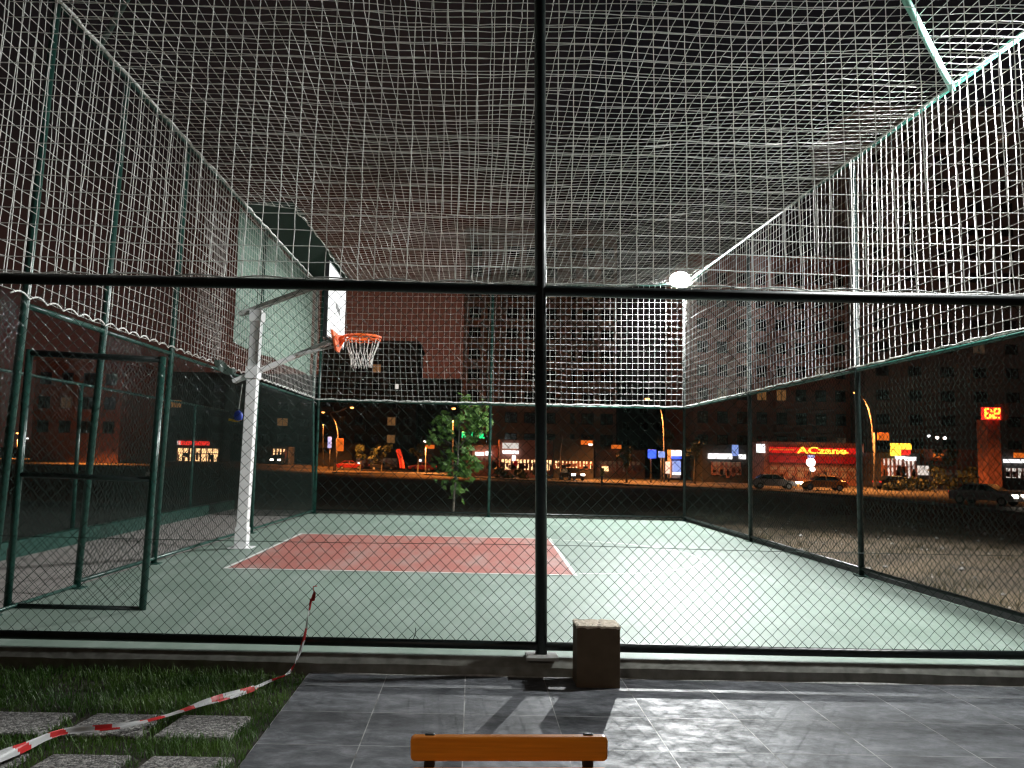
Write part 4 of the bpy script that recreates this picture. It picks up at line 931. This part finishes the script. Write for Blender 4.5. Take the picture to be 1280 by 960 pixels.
for i, px in enumerate((632, 652, 674)):
    ftree(['clipped green bush below the white shop window', 'clipped green bush between two others at the warm shop', 'clipped green bush nearest the centre post'][i], px, 594, 586, 99, 20, 120, 'clipped_bush', 'bush', trunk=False)

# cars
def make_car(paint, label, headlit=True, name='car'):
    t = thing(name, label, 'car', (0, 0, 0), 0, 'cars on the road'); L_, W_ = 4.3, 1.75
    prof = [(-2.15, .32), (-2.15, .75), (-2.05, .92), (-1.55, 1.0), (-1.0, 1.42), (.35, 1.45), (1.1, .98), (1.9, .85), (2.13, .68), (2.15, .32)]
    def sec(y, k, s): return [(x*s, y, (z-.32)*k+.32) for x, z in prof]
    b = MB(); secs = [sec(-.86, .86, .96), sec(-.80, .97, .99), sec(-.55, 1, 1), sec(.55, 1, 1), sec(.80, .97, .99), sec(.86, .86, .96)]; n = len(prof)
    # roof narrower than the body
    v = []
    for s in secs:
        for (x, y, z) in s: v.append((x, y*(1-.16*max(0, (z-.9)/.55)), z))
    f = [(i*n+j, i*n+(j+1) % n, (i+1)*n+(j+1) % n, (i+1)*n+j) for i in range(5) for j in range(n)] + [tuple(range(n-1, -1, -1)), tuple(range(5*n, 6*n))]
    b.add(v, f); b.build('body', paint, t, smooth=False, bevel=.04)
    for s in (-1, 1):
        b = MB(); b.add([(x, s*y, z) for x, y, z in ((-1.4, .845, 1.0), (-.92, .775, 1.34), (-.2, .775, 1.36), (-.25, .85, .99))], [(0, 1, 2, 3)]); b.add([(x, s*y, z) for x, y, z in ((-.13, .85, .99), (-.1, .775, 1.36), (.32, .775, 1.36), (.95, .85, .98))], [(0, 1, 2, 3)]); b.build('side_window', M['glass'], t)
        b = MB(); b.box((2.07, s*.58, .68), (.2, .44, .2)); b.build('headlight', M['ghead'] if headlit else M['steel'], t)
        b = MB(); b.box((-2.1, s*.6, .78), (.12, .3, .16)); b.build('taillight', M['gred'], t)
        for x in (-1.35, 1.35):
            b = MB(); b.tube([(x, s*.70, .31), (x, s*.88, .31)], .31, 16); o = b.build('wheel', M['rubber'], t); b = MB(); b.tube([(x, s*.86, .31), (x, s*.895, .31)], .19, 12); b.build('rim', M['steel'], o)
    b = MB(); b.add([(.40, -.66, 1.41), (.40, .66, 1.41), (1.1, .76, 1.0), (1.1, -.76, 1.0)], [(0, 1, 2, 3)]); 
    b2 = MB(); b2.add([(-1.04, -.66, 1.41), (-1.04, .66, 1.41), (-1.56, .74, 1.02), (-1.56, -.74, 1.02)], [(3, 2, 1, 0)])
    for q_ in (b, b2):
        for v_ in q_.V: v_[:, 2] += .012
    b.build('windscreen', M['glass'], t); b2.build('rear_window', M['glass'], t)
    return t
def put(car, px, py, rz, z=RZ+.06):
    p = G(px, py, z); car.location = p; car.rotation_euler = (0, 0, rz); return car
c1 = put(make_car(M['carsilver'], 'silver saloon car with lit headlights driving right before the red shop'), 966, 611, -.15)
c2 = put(make_car(M['carorange'], 'orange taxi driving left behind the right fence post'), 1028, 613, PI-.15)
b = MB(); b.box((0, 0, 1.52), (.35, .75, .16)); b.build('taxi_light', M['gwin'], c2)
c3 = put(dup(c1, None, 'silver car with bright headlights at the right edge of the road'), 1233, 631, -1.0)
c4 = put(make_car(M['cardark'], 'dark car with two white headlights facing the camera right of the centre post'), 715, 600, -1.35)
c5 = put(dup(c4, None, 'dark car with white headlights right of the hoop post'), 347, 580, -1.5, -.45)
c6 = put(make_car(M['carred'], 'parked red car right of the orange square panel', False), 438, 587, .1)
c7 = put(dup(c6, None, 'parked dark red car beside the red inflatable column'), 528, 589, 2.9)
cs = put(make_car(M['cardark'], 'parked dark car left of the red inflatable column', False), 478, 588, .1)
c8 = put(dup(cs, None, 'dark car showing red tail lights through the gate bars'), 62, 571.5, 1.4, -.45)
c9 = put(dup(cs, None, 'dark car with red tail lights at the right of the gate bars'), 73, 571.8, 1.5, -.45)
c10 = put(dup(c4, None, 'dark car with white headlights left of the gate bars'), 34, 571, -1.5, -.45)
c11 = put(dup(cs, None, 'parked dark car between the red shop and the white shop'), 1120, 612, .1)
b = MB(); 
p = at(528, 585, 119)
# white round lights through the gate
for i, (px, py) in enumerate(((84, 556.5), (90, 556.5))):
    p = at(px, py, 120); t = thing('globe_lamp', ['left', 'right'][i] + ' of two white globe lamps seen through the gate', 'lamp', (p.x, p.y, -.5), 0, 'white globe lamps')
    b = MB(); b.lathe([(.05, .26), (.26, .15), (.32, 0), (.26, -.15), (.05, -.25)], p, 12); part(b, 'globe', M['gwl'], t, smooth=True)
    b = MB(); b.tube([(p.x, p.y, -.6), p], .06, 6); part(b, 'post', M['darkf'], t)
sign('red lit sign right of the second left post', 114, 547, 119.5, 554, 128, M['gred'], 116)
sign('white lamp panel above the dark blocks left of the young tree', 494, 480, 498, 486, 149, M['gpale'], 496)

# ------------------------------------------------------------------ night sky
W = bpy.data.worlds.new('World'); S.world = W; W.use_nodes = True; nt = W.node_tree; bg = nt.nodes['Background']
tc = nt.nodes.new('ShaderNodeTexCoord'); sx = nt.nodes.new('ShaderNodeSeparateXYZ'); nt.links.new(tc.outputs['Generated'], sx.inputs[0])
def ramp(stops):
    r = nt.nodes.new('ShaderNodeValToRGB'); e = r.color_ramp.elements
    e[0].position, e[0].color = stops[0][0], (*stops[0][1], 1); e[1].position, e[1].color = stops[-1][0], (*stops[-1][1], 1)
    for p_, c_ in stops[1:-1]: k = e.new(p_); k.color = (*c_, 1)
    nt.links.new(sx.outputs['Z'], r.inputs['Fac']); return r
rA = ramp([(0, (.085, .025, .015)), (.12, (.082, .024, .014)), (.22, (.052, .02, .013)), (.34, (.017, .011, .009)), (.6, (.0075, .006, .0065)), (1, (.0055, .005, .0065))])
rB = ramp([(0, (.013, .009, .008)), (.2, (.009, .007, .007)), (.4, (.006, .0053, .006)), (1, (.0055, .005, .0065))])
# low sky behind the camera made brighter, an added glow to light the facades
rC = ramp([(0, (.046, .03, .023)), (.3, (.042, .028, .022)), (.6, (.02, .015, .014)), (1, (.0055, .005, .0065))])
mr = nt.nodes.new('ShaderNodeValToRGB'); mp = nt.nodes.new('ShaderNodeMapRange'); mp.inputs['From Min'].default_value = -1; nt.links.new(sx.outputs['X'], mp.inputs['Value']); nt.links.new(mp.outputs[0], mr.inputs['Fac'])
e = mr.color_ramp.elements; e[0].position = 0; e[0].color = (.8,)*3+(1,); e[1].position = .57; e[1].color = (1, 1, 1, 1)
for p_, c_ in ((.32, .72), (.375, .3), (.41, .0), (.49, .0)): k = e.new(p_); k.color = (c_,)*3+(1,)
mx = nt.nodes.new('ShaderNodeMix'); mx.data_type = 'RGBA'; nt.links.new(mr.outputs[0], mx.inputs['Factor']); nt.links.new(rA.outputs[0], mx.inputs['A']); nt.links.new(rB.outputs[0], mx.inputs['B'])
bk = nt.nodes.new('ShaderNodeMapRange'); bk.inputs['From Min'].default_value = .1; bk.inputs['From Max'].default_value = -.35; nt.links.new(sx.outputs['Y'], bk.inputs['Value'])
m2 = nt.nodes.new('ShaderNodeMix'); m2.data_type = 'RGBA'; nt.links.new(bk.outputs[0], m2.inputs['Factor']); nt.links.new(mx.outputs['Result'], m2.inputs['A']); nt.links.new(rC.outputs[0], m2.inputs['B'])
nt.links.new(m2.outputs['Result'], bg.inputs['Color']); bg.inputs['Strength'].default_value = 1.0

# unseen dim spot behind the camera, added to brighten the bench plank
ld = bpy.data.lights.new('bench_fill', 'SPOT'); ld.energy = 95; ld.color = (1, .88, .72); ld.spot_size = math.radians(70); ld.spot_blend = 1; ld.shadow_soft_size = .15
lo = bpy.data.objects.new('bench_fill', ld); COL.objects.link(lo); lo.location = (-1.6, .2, 2.6); lo.rotation_euler = (Vector((-.1, 2.5, .6))-lo.location).to_track_quat('-Z', 'Y').to_euler()

S.view_settings.view_transform = 'Standard'; S.view_settings.look = 'None'; S.view_settings.exposure = 0; S.view_settings.gamma = 1
S.cycles.use_denoising = True
try: S.cycles.denoiser = 'OPENIMAGEDENOISE'
except Exception: pass
S.cycles.max_bounces = 5; S.cycles.diffuse_bounces = 3; S.cycles.glossy_bounces = 3; S.cycles.sample_clamp_indirect = 6
S.cycles.pixel_filter_type = 'BLACKMAN_HARRIS'; S.cycles.filter_width = 1.3
